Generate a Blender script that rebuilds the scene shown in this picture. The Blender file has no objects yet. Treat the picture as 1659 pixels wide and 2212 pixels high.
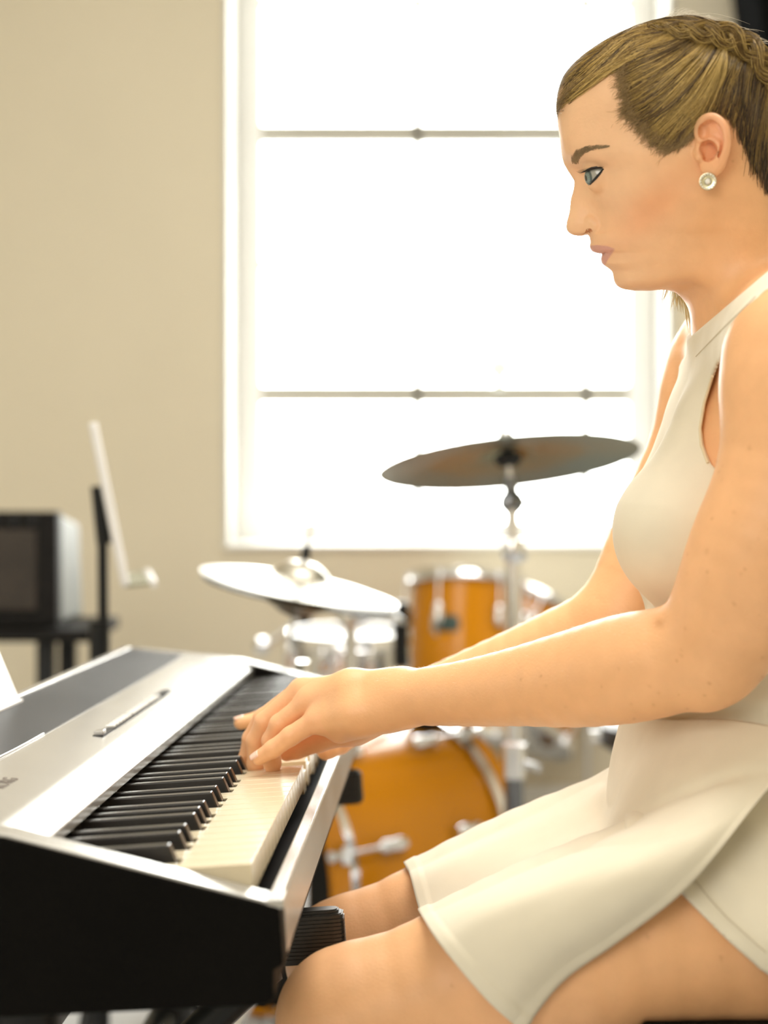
import bpy, bmesh, math, random
import numpy as np
from mathutils import Vector, Matrix

random.seed(7)
RNG = np.random.default_rng(11)
C = bpy.context.scene.collection
SC = bpy.context.scene

# ------------------------------------------------------------------ camera
FPX = 3600.0            # focal length in pixels of the 1659 x 2212 frame
CX, HY = 829.5, 1030.0  # optical axis in the frame
CAMZ = 0.95
cam_data = bpy.data.cameras.new('camera')
cam = bpy.data.objects.new('camera', cam_data)
C.objects.link(cam)
cam.location = (0, 0, CAMZ)
cam.rotation_euler = (math.pi / 2, 0, 0)
cam_data.sensor_fit = 'HORIZONTAL'
cam_data.sensor_width = 36
cam_data.lens = FPX / 1659 * 36
cam_data.shift_y = -(1106 - HY) / 1659
cam_data.clip_start = 0.02
cam_data.dof.use_dof = True
cam_data.dof.focus_distance = 1.36
cam_data.dof.aperture_fstop = cam_data.lens / 17.0
SC.camera = cam

# ------------------------------------------------------------------ light
SC.view_settings.view_transform = 'Standard'
SC.view_settings.look = 'None'
SC.view_settings.gamma = 1
SC.view_settings.use_curve_mapping = False
SC.view_settings.exposure = 0.0
SC.cycles.use_denoising = True
SC.cycles.max_bounces = 8
SC.cycles.diffuse_bounces = 5
SC.cycles.glossy_bounces = 4
SC.cycles.transmission_bounces = 4
SC.cycles.sample_clamp_indirect = 8
SC.cycles.caustics_reflective = False
SC.cycles.caustics_refractive = False

SKY = 17.0
world = bpy.data.worlds.new('world')
SC.world = world
world.use_nodes = True
wn = world.node_tree.nodes
wn['Background'].inputs[0].default_value = (1.0, 0.985, 0.95, 1)
wn['Background'].inputs[1].default_value = SKY

def area_light(name, loc, target, w, h, power, col, portal=False):
    d = bpy.data.lights.new(name, 'AREA')
    d.shape = 'RECTANGLE'; d.size = w; d.size_y = h
    d.energy = power; d.color = col
    o = bpy.data.objects.new(name, d); C.objects.link(o)
    o.location = loc
    o.rotation_euler = (Vector(target) - Vector(loc)).to_track_quat('-Z', 'Y').to_euler()
    if portal:
        d.cycles.is_portal = True
    return o

WALL_Y = 4.6
area_light('window_portal', (0.22, WALL_Y + .26, 1.68), (0.22, 0, 1.68), 1.30, 1.95, 1, (1, 1, 1), portal=True)
# soft fill lamp added behind the camera; the room has no window there
area_light('fill_behind', (-1.4, -2.3, 2.1), (0.1, 1.5, 1.15), 3.2, 1.7, 96, (1.0, 0.965, 0.90))
area_light('ceiling_fill', (0.4, 1.6, 2.9), (0.4, 1.6, 0), 1.6, 1.6, 72, (1.0, 0.965, 0.90))  # overhead fill lamp added for brightness, no ceiling fixture modelled

# ------------------------------------------------------------------ helpers
def W(px, py, d):
    """world point seen at photo pixel (px, py) at depth d"""
    return np.array([(px - CX) / FPX * d, d, CAMZ + (HY - py) / FPX * d])

def proj(P):
    P = np.asarray(P, float)
    return CX + FPX * P[..., 0] / P[..., 1], HY - FPX * (P[..., 2] - CAMZ) / P[..., 1]

def link(o, parent=None):
    C.objects.link(o)
    if parent is not None:
        o.parent = parent
    return o

def tag(o, label=None, cat=None, group=None, kind=None):
    if label: o['label'] = label
    if cat: o['category'] = cat
    if group: o['group'] = group
    if kind: o['kind'] = kind
    return o

def thing(name, label, cat, loc=(0, 0, 0), mat=None, group=None):
    o = bpy.data.objects.new(name, None)
    C.objects.link(o)
    o.empty_display_size = .05
    if mat is not None: o.matrix_world = mat
    else: o.location = loc
    return tag(o, label, cat, group)

def mesh_obj(name, verts, faces, m, parent=None, smooth=True, col=None):
    me = bpy.data.meshes.new(name)
    if isinstance(verts, np.ndarray): verts = verts.tolist()
    if isinstance(faces, np.ndarray): faces = faces.tolist()
    me.from_pydata(verts, [], faces)
    if m is not None: me.materials.append(m)
    if smooth: me.polygons.foreach_set('use_smooth', [True] * len(me.polygons))
    if col is not None:
        a = me.color_attributes.new('Col', 'FLOAT_COLOR', 'POINT')
        c4 = np.ones((len(me.vertices), 4), np.float32); c4[:, :3] = col
        a.data.foreach_set('color', c4.ravel())
    me.update()
    return link(bpy.data.objects.new(name, me), parent)

class MB:
    """collects simple shapes into one mesh"""
    def __init__(s): s.v = []; s.f = []
    def add(s, v, f):
        n = len(s.v); s.v += [tuple(map(float, p)) for p in v]; s.f += [tuple(i + n for i in q) for q in f]
        return s
    def box(s, c, d, R=None):
        c = np.array(c, float); h = np.array(d, float) / 2
        v = []
        for x in (-1, 1):
            for y in (-1, 1):
                for z in (-1, 1):
                    p = np.array([x, y, z]) * h
                    if R is not None: p = R @ p
                    v.append(c + p)
        return s.add(v, [(0, 1, 3, 2), (4, 6, 7, 5), (0, 4, 5, 1), (2, 3, 7, 6), (0, 2, 6, 4), (1, 5, 7, 3)])
    def prism(s, pts, a, b, fn):
        """pts 2-D outline, fn(p, q) -> 3-D at extrusion q"""
        n = len(pts)
        v = [fn(p, a) for p in pts] + [fn(p, b) for p in pts]
        f = [tuple(range(n))[::-1], tuple(range(n, 2 * n))] + [(i, (i + 1) % n, n + (i + 1) % n, n + i) for i in range(n)]
        return s.add(v, f)
    def tube(s, pts, r, seg=10, closed=False, cap=True):
        P = [np.array(p, float) for p in pts]; n = len(P)
        rr = r if hasattr(r, '__len__') else [r] * n
        v = []; f = []; prev = None
        for i in range(n):
            if closed: t = P[(i + 1) % n] - P[i - 1]
            else: t = P[min(i + 1, n - 1)] - P[max(i - 1, 0)]
            t = t / (np.linalg.norm(t) + 1e-12)
            if prev is None:
                a = np.array([0, 0, 1.]) if abs(t[2]) < .9 else np.array([1., 0, 0])
            else: a = prev
            u = a - t * (a @ t); u /= np.linalg.norm(u) + 1e-12; prev = u
            w = np.cross(t, u)
            for k in range(seg):
                th = 2 * math.pi * k / seg
                v.append(P[i] + rr[i] * (math.cos(th) * u + math.sin(th) * w))
        m = n if closed else n - 1
        for i in range(m):
            j = (i + 1) % n
            for k in range(seg):
                f.append((i * seg + k, i * seg + (k + 1) % seg, j * seg + (k + 1) % seg, j * seg + k))
        if cap and not closed:
            f.append(tuple(range(seg))[::-1]); f.append(tuple((n - 1) * seg + k for k in range(seg)))
        return s.add(v, f)
    def lathe(s, prof, M=None, seg=48, closed=False):
        """prof list of (r, z) turned about local z; M 4x4"""
        v = []; f = []; n = len(prof)
        for k in range(seg):
            th = 2 * math.pi * k / seg
            for (r, z) in prof:
                p = np.array([r * math.cos(th), r * math.sin(th), z, 1.])
                v.append((M @ p)[:3] if M is not None else p[:3])
        for k in range(seg):
            k2 = (k + 1) % seg
            for i in range(n if closed else n - 1):
                j = (i + 1) % n
                f.append((k * n + i, k2 * n + i, k2 * n + j, k * n + j))
        return s.add(v, f)
    def build(s, name, m, parent=None, smooth=False, bevel=0, seg=2, weld=False):
        o = mesh_obj(name, s.v, s.f, m, parent, smooth)
        bm = bmesh.new(); bm.from_mesh(o.data)
        if weld: bmesh.ops.remove_doubles(bm, verts=bm.verts, dist=1e-6)
        bmesh.ops.recalc_face_normals(bm, faces=bm.faces)
        bm.to_mesh(o.data); bm.free()
        if bevel:
            b = o.modifiers.new('bevel', 'BEVEL'); b.width = bevel; b.segments = seg; b.limit_method = 'ANGLE'; b.angle_limit = .6
            b.harden_normals = True
            o.data.polygons.foreach_set('use_smooth', [True] * len(o.data.polygons))
            o.data.set_sharp_from_angle(angle=.7) if hasattr(o.data, 'set_sharp_from_angle') else None
        elif smooth:
            o.data.set_sharp_from_angle(angle=.8) if hasattr(o.data, 'set_sharp_from_angle') else None
        return o

def frame(origin, zaxis, xhint=(1, 0, 0)):
    z = np.array(zaxis, float); z /= np.linalg.norm(z)
    x = np.array(xhint, float); x -= z * (x @ z); x /= np.linalg.norm(x)
    M = np.eye(4); M[:3, 0] = x; M[:3, 1] = np.cross(z, x); M[:3, 2] = z; M[:3, 3] = origin
    return M

MATS = {}
def mat(name, col, rough=.5, metal=0., spec=.5, noise=0., nscale=20., bump=0., bscale=60., coat=0., sss=0., vcol=False, sssr=(.012, .005, .003), sheen=0., trans=0., stretch=None):
    if name in MATS: return MATS[name]
    m = bpy.data.materials.new(name); m.use_nodes = True
    nt = m.node_tree; b = nt.nodes['Principled BSDF']
    b.inputs['Base Color'].default_value = (*col, 1)
    b.inputs['Roughness'].default_value = rough
    b.inputs['Metallic'].default_value = metal
    b.inputs['Specular IOR Level'].default_value = spec
    b.inputs['Coat Weight'].default_value = coat
    b.inputs['Sheen Weight'].default_value = sheen
    b.inputs['Transmission Weight'].default_value = trans
    if sss:
        b.inputs['Subsurface Weight'].default_value = sss
        b.inputs['Subsurface Radius'].default_value = sssr
        b.inputs['Subsurface Scale'].default_value = 1.0
    src = None
    tc = nt.nodes.new('ShaderNodeTexCoord')
    vec = tc.outputs['Object']
    if stretch:
        mp = nt.nodes.new('ShaderNodeMapping'); mp.inputs['Scale'].default_value = stretch
        nt.links.new(vec, mp.inputs['Vector']); vec = mp.outputs['Vector']
    if vcol:
        at = nt.nodes.new('ShaderNodeAttribute'); at.attribute_name = 'Col'
        src = at.outputs['Color']
    if noise:
        n = nt.nodes.new('ShaderNodeTexNoise'); n.inputs['Scale'].default_value = nscale
        n.inputs['Detail'].default_value = 4
        nt.links.new(vec, n.inputs['Vector'])
        mr = nt.nodes.new('ShaderNodeMapRange')
        mr.inputs['From Min'].default_value = .3; mr.inputs['From Max'].default_value = .7
        mr.inputs['To Min'].default_value = 1 - noise; mr.inputs['To Max'].default_value = 1 + noise * .4
        nt.links.new(n.outputs['Fac'], mr.inputs['Value'])
        mx = nt.nodes.new('ShaderNodeMix'); mx.data_type = 'RGBA'; mx.blend_type = 'MULTIPLY'
        mx.inputs['Factor'].default_value = 1
        if src is not None: nt.links.new(src, mx.inputs['A'])
        else: mx.inputs['A'].default_value = (*col, 1)
        nt.links.new(mr.outputs['Result'], mx.inputs['B'])
        src = mx.outputs['Result']
    if src is not None: nt.links.new(src, b.inputs['Base Color'])
    if bump:
        n = nt.nodes.new('ShaderNodeTexNoise'); n.inputs['Scale'].default_value = bscale
        n.inputs['Detail'].default_value = 5
        nt.links.new(vec, n.inputs['Vector'])
        bp = nt.nodes.new('ShaderNodeBump'); bp.inputs['Strength'].default_value = 1; bp.inputs['Distance'].default_value = bump
        nt.links.new(n.outputs['Fac'], bp.inputs['Height'])
        nt.links.new(bp.outputs['Normal'], b.inputs['Normal'])
    MATS[name] = m
    return m

M_wall = mat('wall_paint', (.72, .655, .515), .85, noise=.03, nscale=2, bump=.0006, bscale=90)
M_white = mat('white_trim', (.86, .86, .84), .5, noise=.02, nscale=8)
M_ceil = mat('ceiling_paint', (.8, .78, .72), .9, noise=.02, nscale=3)
M_floor = mat('floor_vinyl', (.56, .57, .58), .45, noise=.15, nscale=6)
M_chrome = mat('chrome', (.82, .83, .86), .12, 1, noise=.05, nscale=30)
M_black = mat('black_plastic', (.009, .008, .0075), .6, 0, .15, noise=.2, nscale=40, bump=.0001, bscale=900)
M_blackgl = mat('black_gloss', (.010, .009, .009), .17, noise=.1, nscale=30)
M_dark = mat('black_metal', (.012, .013, .014), .42, 0, .25, noise=.2, nscale=30)
M_amber = mat('amber_lacquer', (.60, .225, .001), .20, spec=.25, noise=.18, nscale=3.0, coat=.22, stretch=(1, 1, .3))
M_head = mat('drum_head', (.86, .86, .84), .35, noise=.03, nscale=10)
M_bronze = mat('cymbal_bronze', (.46, .42, .34), .28, 1, noise=.15, nscale=6)
M_rubber = mat('rubber', (.02, .02, .02), .8, noise=.1, nscale=30)

# ------------------------------------------------------------------ the room
XL, XR, YB, HC = -2.6, 2.6, -2.5, 3.0
WX0, WX1, WZ0, WZ1 = -.440, .795, .753, 2.62
def struct(name, mb, m, **k):
    o = mb.build(name, m, **k); o['kind'] = 'structure'; return o
struct('floor', MB().box(((XL + XR) / 2, (YB + WALL_Y) / 2, -.05), (XR - XL + .4, WALL_Y - YB + .4, .1)), M_floor)
struct('ceiling', MB().box(((XL + XR) / 2, (YB + WALL_Y) / 2, HC + .05), (XR - XL + .4, WALL_Y - YB + .4, .1)), M_ceil)
struct('wall_left', MB().box((XL - .1, (YB + WALL_Y) / 2, HC / 2), (.2, WALL_Y - YB, HC)), M_wall)
struct('wall_right', MB().box((XR + .1, (YB + WALL_Y) / 2, HC / 2), (.2, WALL_Y - YB, HC)), M_wall)
struct('wall_front', MB().box(((XL + XR) / 2, YB - .1, HC / 2), (XR - XL + .4, .2, HC)), M_wall)
wb = MB()
T = .30
yc = WALL_Y + T / 2
wb.box(((XL - .2 + WX0) / 2, yc, HC / 2), (WX0 - XL + .2, T, HC))
wb.box(((XR + .2 + WX1) / 2, yc, HC / 2), (XR + .2 - WX1, T, HC))
wb.box(((WX0 + WX1) / 2, yc, WZ0 / 2), (WX1 - WX0, T, WZ0))
wb.box(((WX0 + WX1) / 2, yc, (WZ1 + HC) / 2), (WX1 - WX0, T, HC - WZ1))
struct('wall_back', wb, M_wall)
bb = MB().box(((XL + XR) / 2, WALL_Y - .008, .05), (XR - XL, .016, .1))
struct('baseboard_back', bb, M_white, bevel=.003)

win = thing('window_1', None, None, ((WX0 + WX1) / 2, WALL_Y, WZ0)); win['kind'] = 'structure'
win_inv = Matrix.Translation(-Vector(((WX0 + WX1) / 2, WALL_Y, WZ0)))
def wpart(name, mb, m, bevel=0):
    for i, p in enumerate(mb.v):
        mb.v[i] = tuple(win_inv @ Vector(p))
    return mb.build(name, m, win, bevel=bevel)
YG = WALL_Y + .25
lin = MB()      # plastered white reveal
lin.box((WX0 + .006, WALL_Y + .12, (WZ0 + WZ1) / 2), (.012, .26, WZ1 - WZ0))
lin.box((WX1 - .006, WALL_Y + .12, (WZ0 + WZ1) / 2), (.012, .26, WZ1 - WZ0))
lin.box(((WX0 + WX1) / 2, WALL_Y + .12, WZ1 - .006), (WX1 - WX0, .26, .012))
wpart('window_reveal', lin, mat('reveal_plaster', (.62, .61, .57), .8, noise=.03, nscale=6))
wpart('window_sill', MB().box(((WX0 + WX1) / 2, WALL_Y + .115, WZ0 + .006), (WX1 - WX0, .27, .012)), M_white, bevel=.002)
fr = MB()
FW = .074
fr.box((WX0 + .012 + FW / 2, YG, (WZ0 + WZ1) / 2), (FW, .045, WZ1 - WZ0))
fr.box((WX1 - .012 - FW / 2, YG, (WZ0 + WZ1) / 2), (FW, .045, WZ1 - WZ0))
fr.box(((WX0 + WX1) / 2, YG, WZ0 + .038), (WX1 - WX0, .041, .056))
fr.box(((WX0 + WX1) / 2, YG, WZ1 - .03), (WX1 - WX0, .041, .06))
wpart('window_frame', fr, M_white, bevel=.004)
M_mun = mat('muntin_grey', (.46, .44, .38), .5, noise=.08, nscale=9)
def zrow(py): return CAMZ + (HY - py) / FPX * YG
def xcol(px): return (px - CX) / FPX * YG
for py, w in ((290, .054), (852, .054), (572, .022), (8, .022)):
    wpart('muntin', MB().box(((WX0 + WX1) / 2, YG, zrow(py)), (WX1 - WX0 - .03, .03, w)), M_mun, bevel=.003)
for px in (902, 1265):
    wpart('muntin', MB().box((xcol(px), YG - .002, (WZ0 + WZ1) / 2), (.0235, .026, WZ1 - WZ0 - .05)), M_mun, bevel=.003)
kn = MB()       # round catch standing on the lower bar
kn.lathe([(0, .040), (.018, .036), (.034, .022), (.038, .004), (.032, -.014), (.016, -.026), (.012, -.05), (.02, -.056), (0, -.056)],
         frame((xcol(1077), YG - .03, zrow(800)), (0, 0, 1)), 24)
wpart('window_catch', kn, mat('pale_catch', (.85, .9, .88), .3, noise=.03, nscale=10, trans=.0))
M_glass = mat('window_glass', (1, 1, 1), .0, trans=1, noise=0)
M_glass.node_tree.nodes['Principled BSDF'].inputs['IOR'].default_value = 1.0
M_glass.node_tree.nodes['Principled BSDF'].inputs['Specular IOR Level'].default_value = 0
gt = M_glass.node_tree; gtr = gt.nodes.new('ShaderNodeBsdfTransparent'); gtr.inputs[0].default_value = (.97, .98, .97, 1)
ggl = gt.nodes.new('ShaderNodeBsdfGlossy'); ggl.inputs['Roughness'].default_value = .02
gmx = gt.nodes.new('ShaderNodeMixShader'); gfr = gt.nodes.new('ShaderNodeLayerWeight'); gfr.inputs[0].default_value = .08
gt.links.new(gfr.outputs['Fresnel'], gmx.inputs[0]); gt.links.new(gtr.outputs[0], gmx.inputs[1]); gt.links.new(ggl.outputs[0], gmx.inputs[2])
gt.links.new(gmx.outputs[0], gt.nodes['Material Output'].inputs[0])
wpart('window_pane', MB().box(((WX0 + WX1) / 2, YG + .006, (WZ0 + WZ1) / 2), (WX1 - WX0 - .03, .004, WZ1 - WZ0 - .03)), M_glass)

# ------------------------------------------------------------------ keyboard
KR = np.array([[0.03118535, -0.9968709, -0.07263524],
               [0.9992611, 0.02946162, 0.02468326],
               [-0.02246607, -0.07335133, 0.99705309]])
KP = np.array([-0.0853, 1.0707, CAMZ - 0.2485])
KM = Matrix(((*KR[0], KP[0]), (*KR[1], KP[1]), (*KR[2], KP[2]), (0, 0, 0, 1)))
def K(s, t, h): return KP + KR @ np.array([s, t, h])
M_silver = mat('silver_paint', (.50, .49, .47), .27, .6, noise=.04, nscale=30, bump=.00004, bscale=1500)
M_keyw = mat('ivory_key', (.72, .63, .45), .22, noise=.02, nscale=20, coat=.2)
M_keyb = mat('ebony_key', (.012, .010, .009), .26, noise=.1, nscale=50)
kb = thing('digital_piano', 'silver and black digital piano played by the woman', 'keyboard', mat=KM)
ZOUT = lambda p, q: (q, p[0], p[1])       # outline in (t, h), extruded along s
# cheeks
prof = [(-.0195, -.0225), (-.0195, -.058), (-.013, -.0615), (-.012, -.078), (-.0064, -.0826), (.300, -.077), (.316, -.04), (.318, .045), (.305, .0595), (.222, .0455), (.168, .0355), (.150, .0325)]
cap_line = [(-.0195, -.0225), (.150, .0325), (.168, .0355), (.222, .0455), (.305, .0595)]
M_cheek = mat('cheek_black', (.0030, .0025, .002), .6, 0, .06, noise=.25, nscale=14, bump=.00008, bscale=700)
for a, b in ((-.030, -.0025), (1.2247, 1.252)):
    ck = MB().prism(prof, a, b, ZOUT).build('end_cheek', M_cheek, kb, bevel=.0015)
    lo = [(t, h - .0002) for t, h in cap_line]; up = [(t - .0003, h + .0018) for t, h in cap_line]
    MB().prism(lo + up[::-1], a + .0012, b - .0002, ZOUT).build('cheek_trim', M_silver, kb, bevel=.0006)
MB().box((-.0165, -.0165 + .0, -.0205), (.0255, .011, .006)).build('corner_cap', M_silver, kb, bevel=.0008)
# front rail, black lower case, keybed
MB().prism([(-.0195, -.0235), (-.0195, -.058), (-.014, -.0605), (-.008, -.0605), (-.008, -.0235), (-.0095, -.0215), (-.018, -.0215)], -.0024, 1.2246, ZOUT).build('front_rail', M_silver, kb, bevel=.0008)
MB().prism([(-.012, -.062), (-.012, -.078), (-.0064, -.0826), (.300, -.077), (.313, -.04), (.315, .040), (.308, .05), (.298, .05), (.298, -.062)], -.0024, 1.2246, ZOUT).build('lower_case', M_cheek, kb, bevel=.001)
MB().box((.611, .145, -.05), (1.226, .30, .02)).build('keybed', M_black, kb)
# control panel with sloping front lip
pan = [(.1330, .0225), (.1345, .0245), (.1580, .0358), (.1635, .0374), (.2215, .0470), (.2215, .0440), (.164, .033), (.139, .015), (.133, .015)]
MB().prism(pan, -.0024, 1.2246, ZOUT).build('control_panel', M_silver, kb, bevel=.0006)
M_felt = mat('grey_felt', (.17, .165, .15), .9, noise=.2, nscale=80)
MB().box((.611, .149, .008), (1.226, .010, .020)).build('fallboard_strip', M_felt, kb)
# speaker grille
M_gr = mat('speaker_grille', (.085, .088, .095), .42, .5, noise=.12, nscale=8)
gnt = M_gr.node_tree; gb = gnt.nodes['Principled BSDF']
gtc = gnt.nodes.new('ShaderNodeTexCoord'); gw = gnt.nodes.new('ShaderNodeTexWave'); gw.wave_type = 'BANDS'; gw.bands_direction = 'X'
gw.inputs['Scale'].default_value = 160; gw.inputs['Distortion'].default_value = 0
gnt.links.new(gtc.outputs['Object'], gw.inputs['Vector'])
gbp = gnt.nodes.new('ShaderNodeBump'); gbp.inputs['Distance'].default_value = .0022
gnt.links.new(gw.outputs['Fac'], gbp.inputs['Height']); gnt.links.new(gbp.outputs['Normal'], gb.inputs['Normal'])
sg = MB(); n = 60; vs = []
t0s = []
for i in range(n + 1):
    s = -.0024 + 1.227 * i / n
    t0 = .2225
    if s < .34: t0 += -.0 + .020 * (1 - s / .34) ** 2
    if s > 1.0: t0 += .004 * ((s - 1.0) / .22) ** 2
    t0s.append((s, t0))
def ph(t): return .0470 + (t - .2225) * .165
vg = []; fg = []
for s, t0 in t0s:
    vg += [(s, t0, ph(t0) + .0008), (s, .300, ph(.300) + .0008), (s, .300, ph(.3) - .006), (s, t0, ph(t0) - .006)]
for i in range(n):
    for k in range(4): fg.append((4 * i + k, 4 * i + (k + 1) % 4, 4 * i + 4 + (k + 1) % 4, 4 * i + 4 + k))
fg += [(0, 3, 2, 1), (4 * n, 4 * n + 1, 4 * n + 2, 4 * n + 3)]
sg.add(vg, fg); sg.build('speaker_grille', M_gr, kb)
vg = []; fg = []
for s, t0 in t0s:      # silver apron beside the curved grille
    vg += [(s, .2213, .0470), (s, t0 + .0005, ph(t0) + .0004), (s, t0 + .0005, ph(t0) - .005), (s, .2213, .042)]
for i in range(n):
    for k in range(4): fg.append((4 * i + k, 4 * i + (k + 1) % 4, 4 * i + 4 + (k + 1) % 4, 4 * i + 4 + k))
fg += [(0, 3, 2, 1), (4 * n, 4 * n + 1, 4 * n + 2, 4 * n + 3)]
MB().add(vg, fg).build('panel_edge', M_silver, kb)
MB().tube([(s, t0 + .0006, ph(t0) + .0009) for s, t0 in t0s[:20]], .0011, 6).build('grille_cord', M_silver, kb, smooth=True)
MB().prism([(.2995, .0585), (.300, .0625), (.308, .0640), (.3165, .0600), (.3165, .052), (.2995, .052)], -.0024, 1.2246, ZOUT).build('rear_rail', M_silver, kb, bevel=.001)
# buttons and slider along the panel
def pt(t): return .0385 + (t - .170) * .165
tb = .1800
M_slot = mat('slot_black', (.01, .01, .012), .5)
slot = MB().box((.430, tb - .0005, pt(tb) + .0002), (.052, .010, .0012)).build('volume_slot', M_slot, kb)
MB().box((.4180, tb, pt(tb) + .0022), (.012, .009, .004)).build('volume_slider', M_silver, kb, bevel=.0008)
for i in range(17):
    s = .468 + i * .0158 + (.006 if i > 5 else 0) + (.006 if i > 11 else 0)
    o = MB().box((s, tb, pt(tb) + .0012), (.0072, .0085, .0024)).build('button', M_white if i < 16 else M_slot, kb, bevel=.0007)
slot2 = MB().box((.605, tb + .0002, pt(tb) + .0001), (.298, .0125, .0006)).build('button_recess', mat('recess_grey', (.05, .05, .05), .6, 0, .2, noise=.1), kb)
MB().box((.775, tb, pt(tb) + .0006), (.03, .010, .0012)).build('display_window', M_slot, kb, bevel=.0004)
# small maker name printed on the panel
def text_obj(name, body, size, M, m, parent, extrude=.0001, align='CENTER'):
    cu = bpy.data.curves.new(name, 'FONT'); cu.body = body; cu.size = size; cu.extrude = extrude
    cu.align_x = align; cu.align_y = 'CENTER'; cu.resolution_u = 3
    o = bpy.data.objects.new(name, cu)
    me = bpy.data.meshes.new_from_object(o); bpy.data.objects.remove(o)
    me.transform(Matrix(M.tolist())); me.materials.clear(); me.materials.append(m)
    return link(bpy.data.objects.new(name, me), parent)
M_print = mat('print_brown', (.13, .095, .07), .5)
ang = math.atan(.165)
def panel_frame(s, t, h):
    M = np.eye(4); M[:3, 0] = (1, 0, 0); M[:3, 1] = (0, math.cos(ang), math.sin(ang)); M[:3, 2] = (0, -math.sin(ang), math.cos(ang)); M[:3, 3] = (s, t, h)
    return M
text_obj('maker_name', 'KORG', .0165, panel_frame(.140, .1935, pt(.1935) + .0002), M_print, kb)
# music rest plate leaning back
mr = MB()
def restpt(s, k): # k metres up the plate
    return (s, .2935 + k * math.sin(.34), .0605 + k * math.cos(.34))
a_, b_ = .08, .585
for k0, k1 in ((0, .21),):
    q = [restpt(a_, k0), restpt(b_, k0), restpt(b_, k1), restpt(a_, k1)]
    q2 = [(p[0], p[1] + .004, p[2] + .001) for p in q]
    mr.add(q + q2, [(0, 1, 2, 3), (7, 6, 5, 4), (0, 4, 5, 1), (1, 5, 6, 2), (2, 6, 7, 3), (3, 7, 4, 0)])
mr.box((.33, .2935, .0600), (.505, .008, .003))
mr.build('music_rest', mat('rest_white', (.88, .88, .88), .35, noise=.02), kb, bevel=.0008)

# keys
U = .0235
kinds = []   # white keys from A0
names = 'ABCDEFG'
off = {'C': (0, .0137 * .62), 'D': (.0137 * .38, .0137 * .38), 'E': (.0137 * .62, 0), 'F': (0, .0137 * .65), 'G': (.0137 * .35, .0137 * .5), 'A': (.0137 * .5, .0137 * .35), 'B': (.0137 * .65, 0)}
def notch(nm, first=False, last=False):
    l, r = off[nm]
    if first: l = 0
    if last: r = 0
    return l, r
cache = {}
g = .0010
def white_mesh(nm, first, last):
    k = (nm, first, last)
    if k in cache: return cache[k]
    l, r = notch(nm, first, last)
    pts = [(g, 0.), (U - g, 0.)]
    if r: pts += [(U - g, .049), (U - r - g, .049)]
    else: pts += []
    pts += [(U - (r or 0) - g, .147), ((l or 0) + g, .147)]
    if l: pts += [(l + g, .049), (g, .049)]
    mb = MB().prism(pts, -.020, 0, lambda p, q: (p[0], p[1], q))
    o = mb.build('white_key', M_keyw, kb, bevel=.0007)
    cache[k] = o
    return o
def black_obj():
    w0, w1 = .0062, .0046
    v = [(-w0, .0497, -.006), (w0, .0497, -.006), (w0, .147, -.006), (-w0, .147, -.006),
         (-w1, .0560, .0115), (w1, .0560, .0115), (w1, .147, .0115), (-w1, .147, .0115)]
    return MB().add(v, [(0, 3, 2, 1), (4, 5, 6, 7), (0, 1, 5, 4), (1, 2, 6, 5), (2, 3, 7, 6), (3, 0, 4, 7)]).build('black_key', M_keyb, kb, bevel=.0011, seg=3)
PRESSED = {18, 20, 23, 25}
blk = None
for i in range(52):
    nm = names[i % 7]
    o = white_mesh(nm, i == 0, i == 51)
    if o.get('used'):
        o = o.copy(); C.objects.link(o); o.parent = kb
    o['used'] = 1
    o.location = (i * U, 0, 0)
    if i in PRESSED:
        o.rotation_euler = (.045, 0, 0); o.location = (i * U, .0003, -.0068)
    if nm in 'ACDFG' and i < 51:
        r = off[nm][1]
        sx = (i + 1) * U - r + .0137 / 2
        if blk is None: blk = b = black_obj()
        else: b = blk.copy(); C.objects.link(b); b.parent = kb
        b.location = (sx, 0, 0)
for o in kb.children:
    if 'used' in o: del o['used']

# ------------------------------------------------------------------ keyboard stand
ks = thing('keyboard_stand', 'black metal stand with ribbed arm ends under the digital piano', 'stand', mat=KM)
M_rib = mat('ribbed_black', (.016, .015, .014), .33, noise=.15, nscale=60)
for s, tx in ((.235, -.040), (.95, -.022)):
    arm = MB()
    hh0, hh1 = -.0855, -.1265
    # rounded ribbed end cap: stacked thin slabs
    nr = 14
    cap_ = MB()
    for k in range(nr):
        z0 = hh1 + (hh0 - hh1) * k / nr; z1 = hh1 + (hh0 - hh1) * (k + 1) / nr
        f = abs((k + .5) / nr - .5) * 2
        ins = .004 * max(0, (f - .7) / .3) ** 2 * 1.6
        for (za, zb, e) in ((z0, z0 + (z1 - z0) * .72, 0), (z0 + (z1 - z0) * .72, z1, .0011)):
            x0 = tx + ins + e; x1 = .10; w = .0115 - ins - e
            pts = [(x1, -w), (x0 + .008, -w), (x0 + .002, -w + .0012), (x0, -w + .004), (x0, w - .004), (x0 + .002, w - .0012), (x0 + .008, w), (x1, w)]
            cap_.prism(pts, za, zb, lambda p, q, s=s: (s + p[1], p[0], q))
    cap_.build('arm_end', M_rib, ks)
    MB().box((s, .20, (hh0 + hh1) / 2), (.04, .22, .036)).build('support_arm', M_dark, ks, bevel=.003)
Ki = KM.inverted()
def kl(p): return tuple(Ki @ Vector(tuple(map(float, p))))
for s in (.235, .95):
    A = K(s, .15, -.12)
    top_f = K(s, .10, -.12); top_r = K(s, .24, -.12)
    leg = MB()
    leg.tube([kl((A[0] - .06, A[1], A[2] + .0)), kl((A[0] - .06, A[1], .06))], .026, 12)
    leg.build('stand_column', M_dark, ks, smooth=True)
    MB().box(kl((A[0] - .09, A[1], .035)), (.05, .36, .04)).build('stand_foot', M_dark, ks, bevel=.006)
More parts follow.
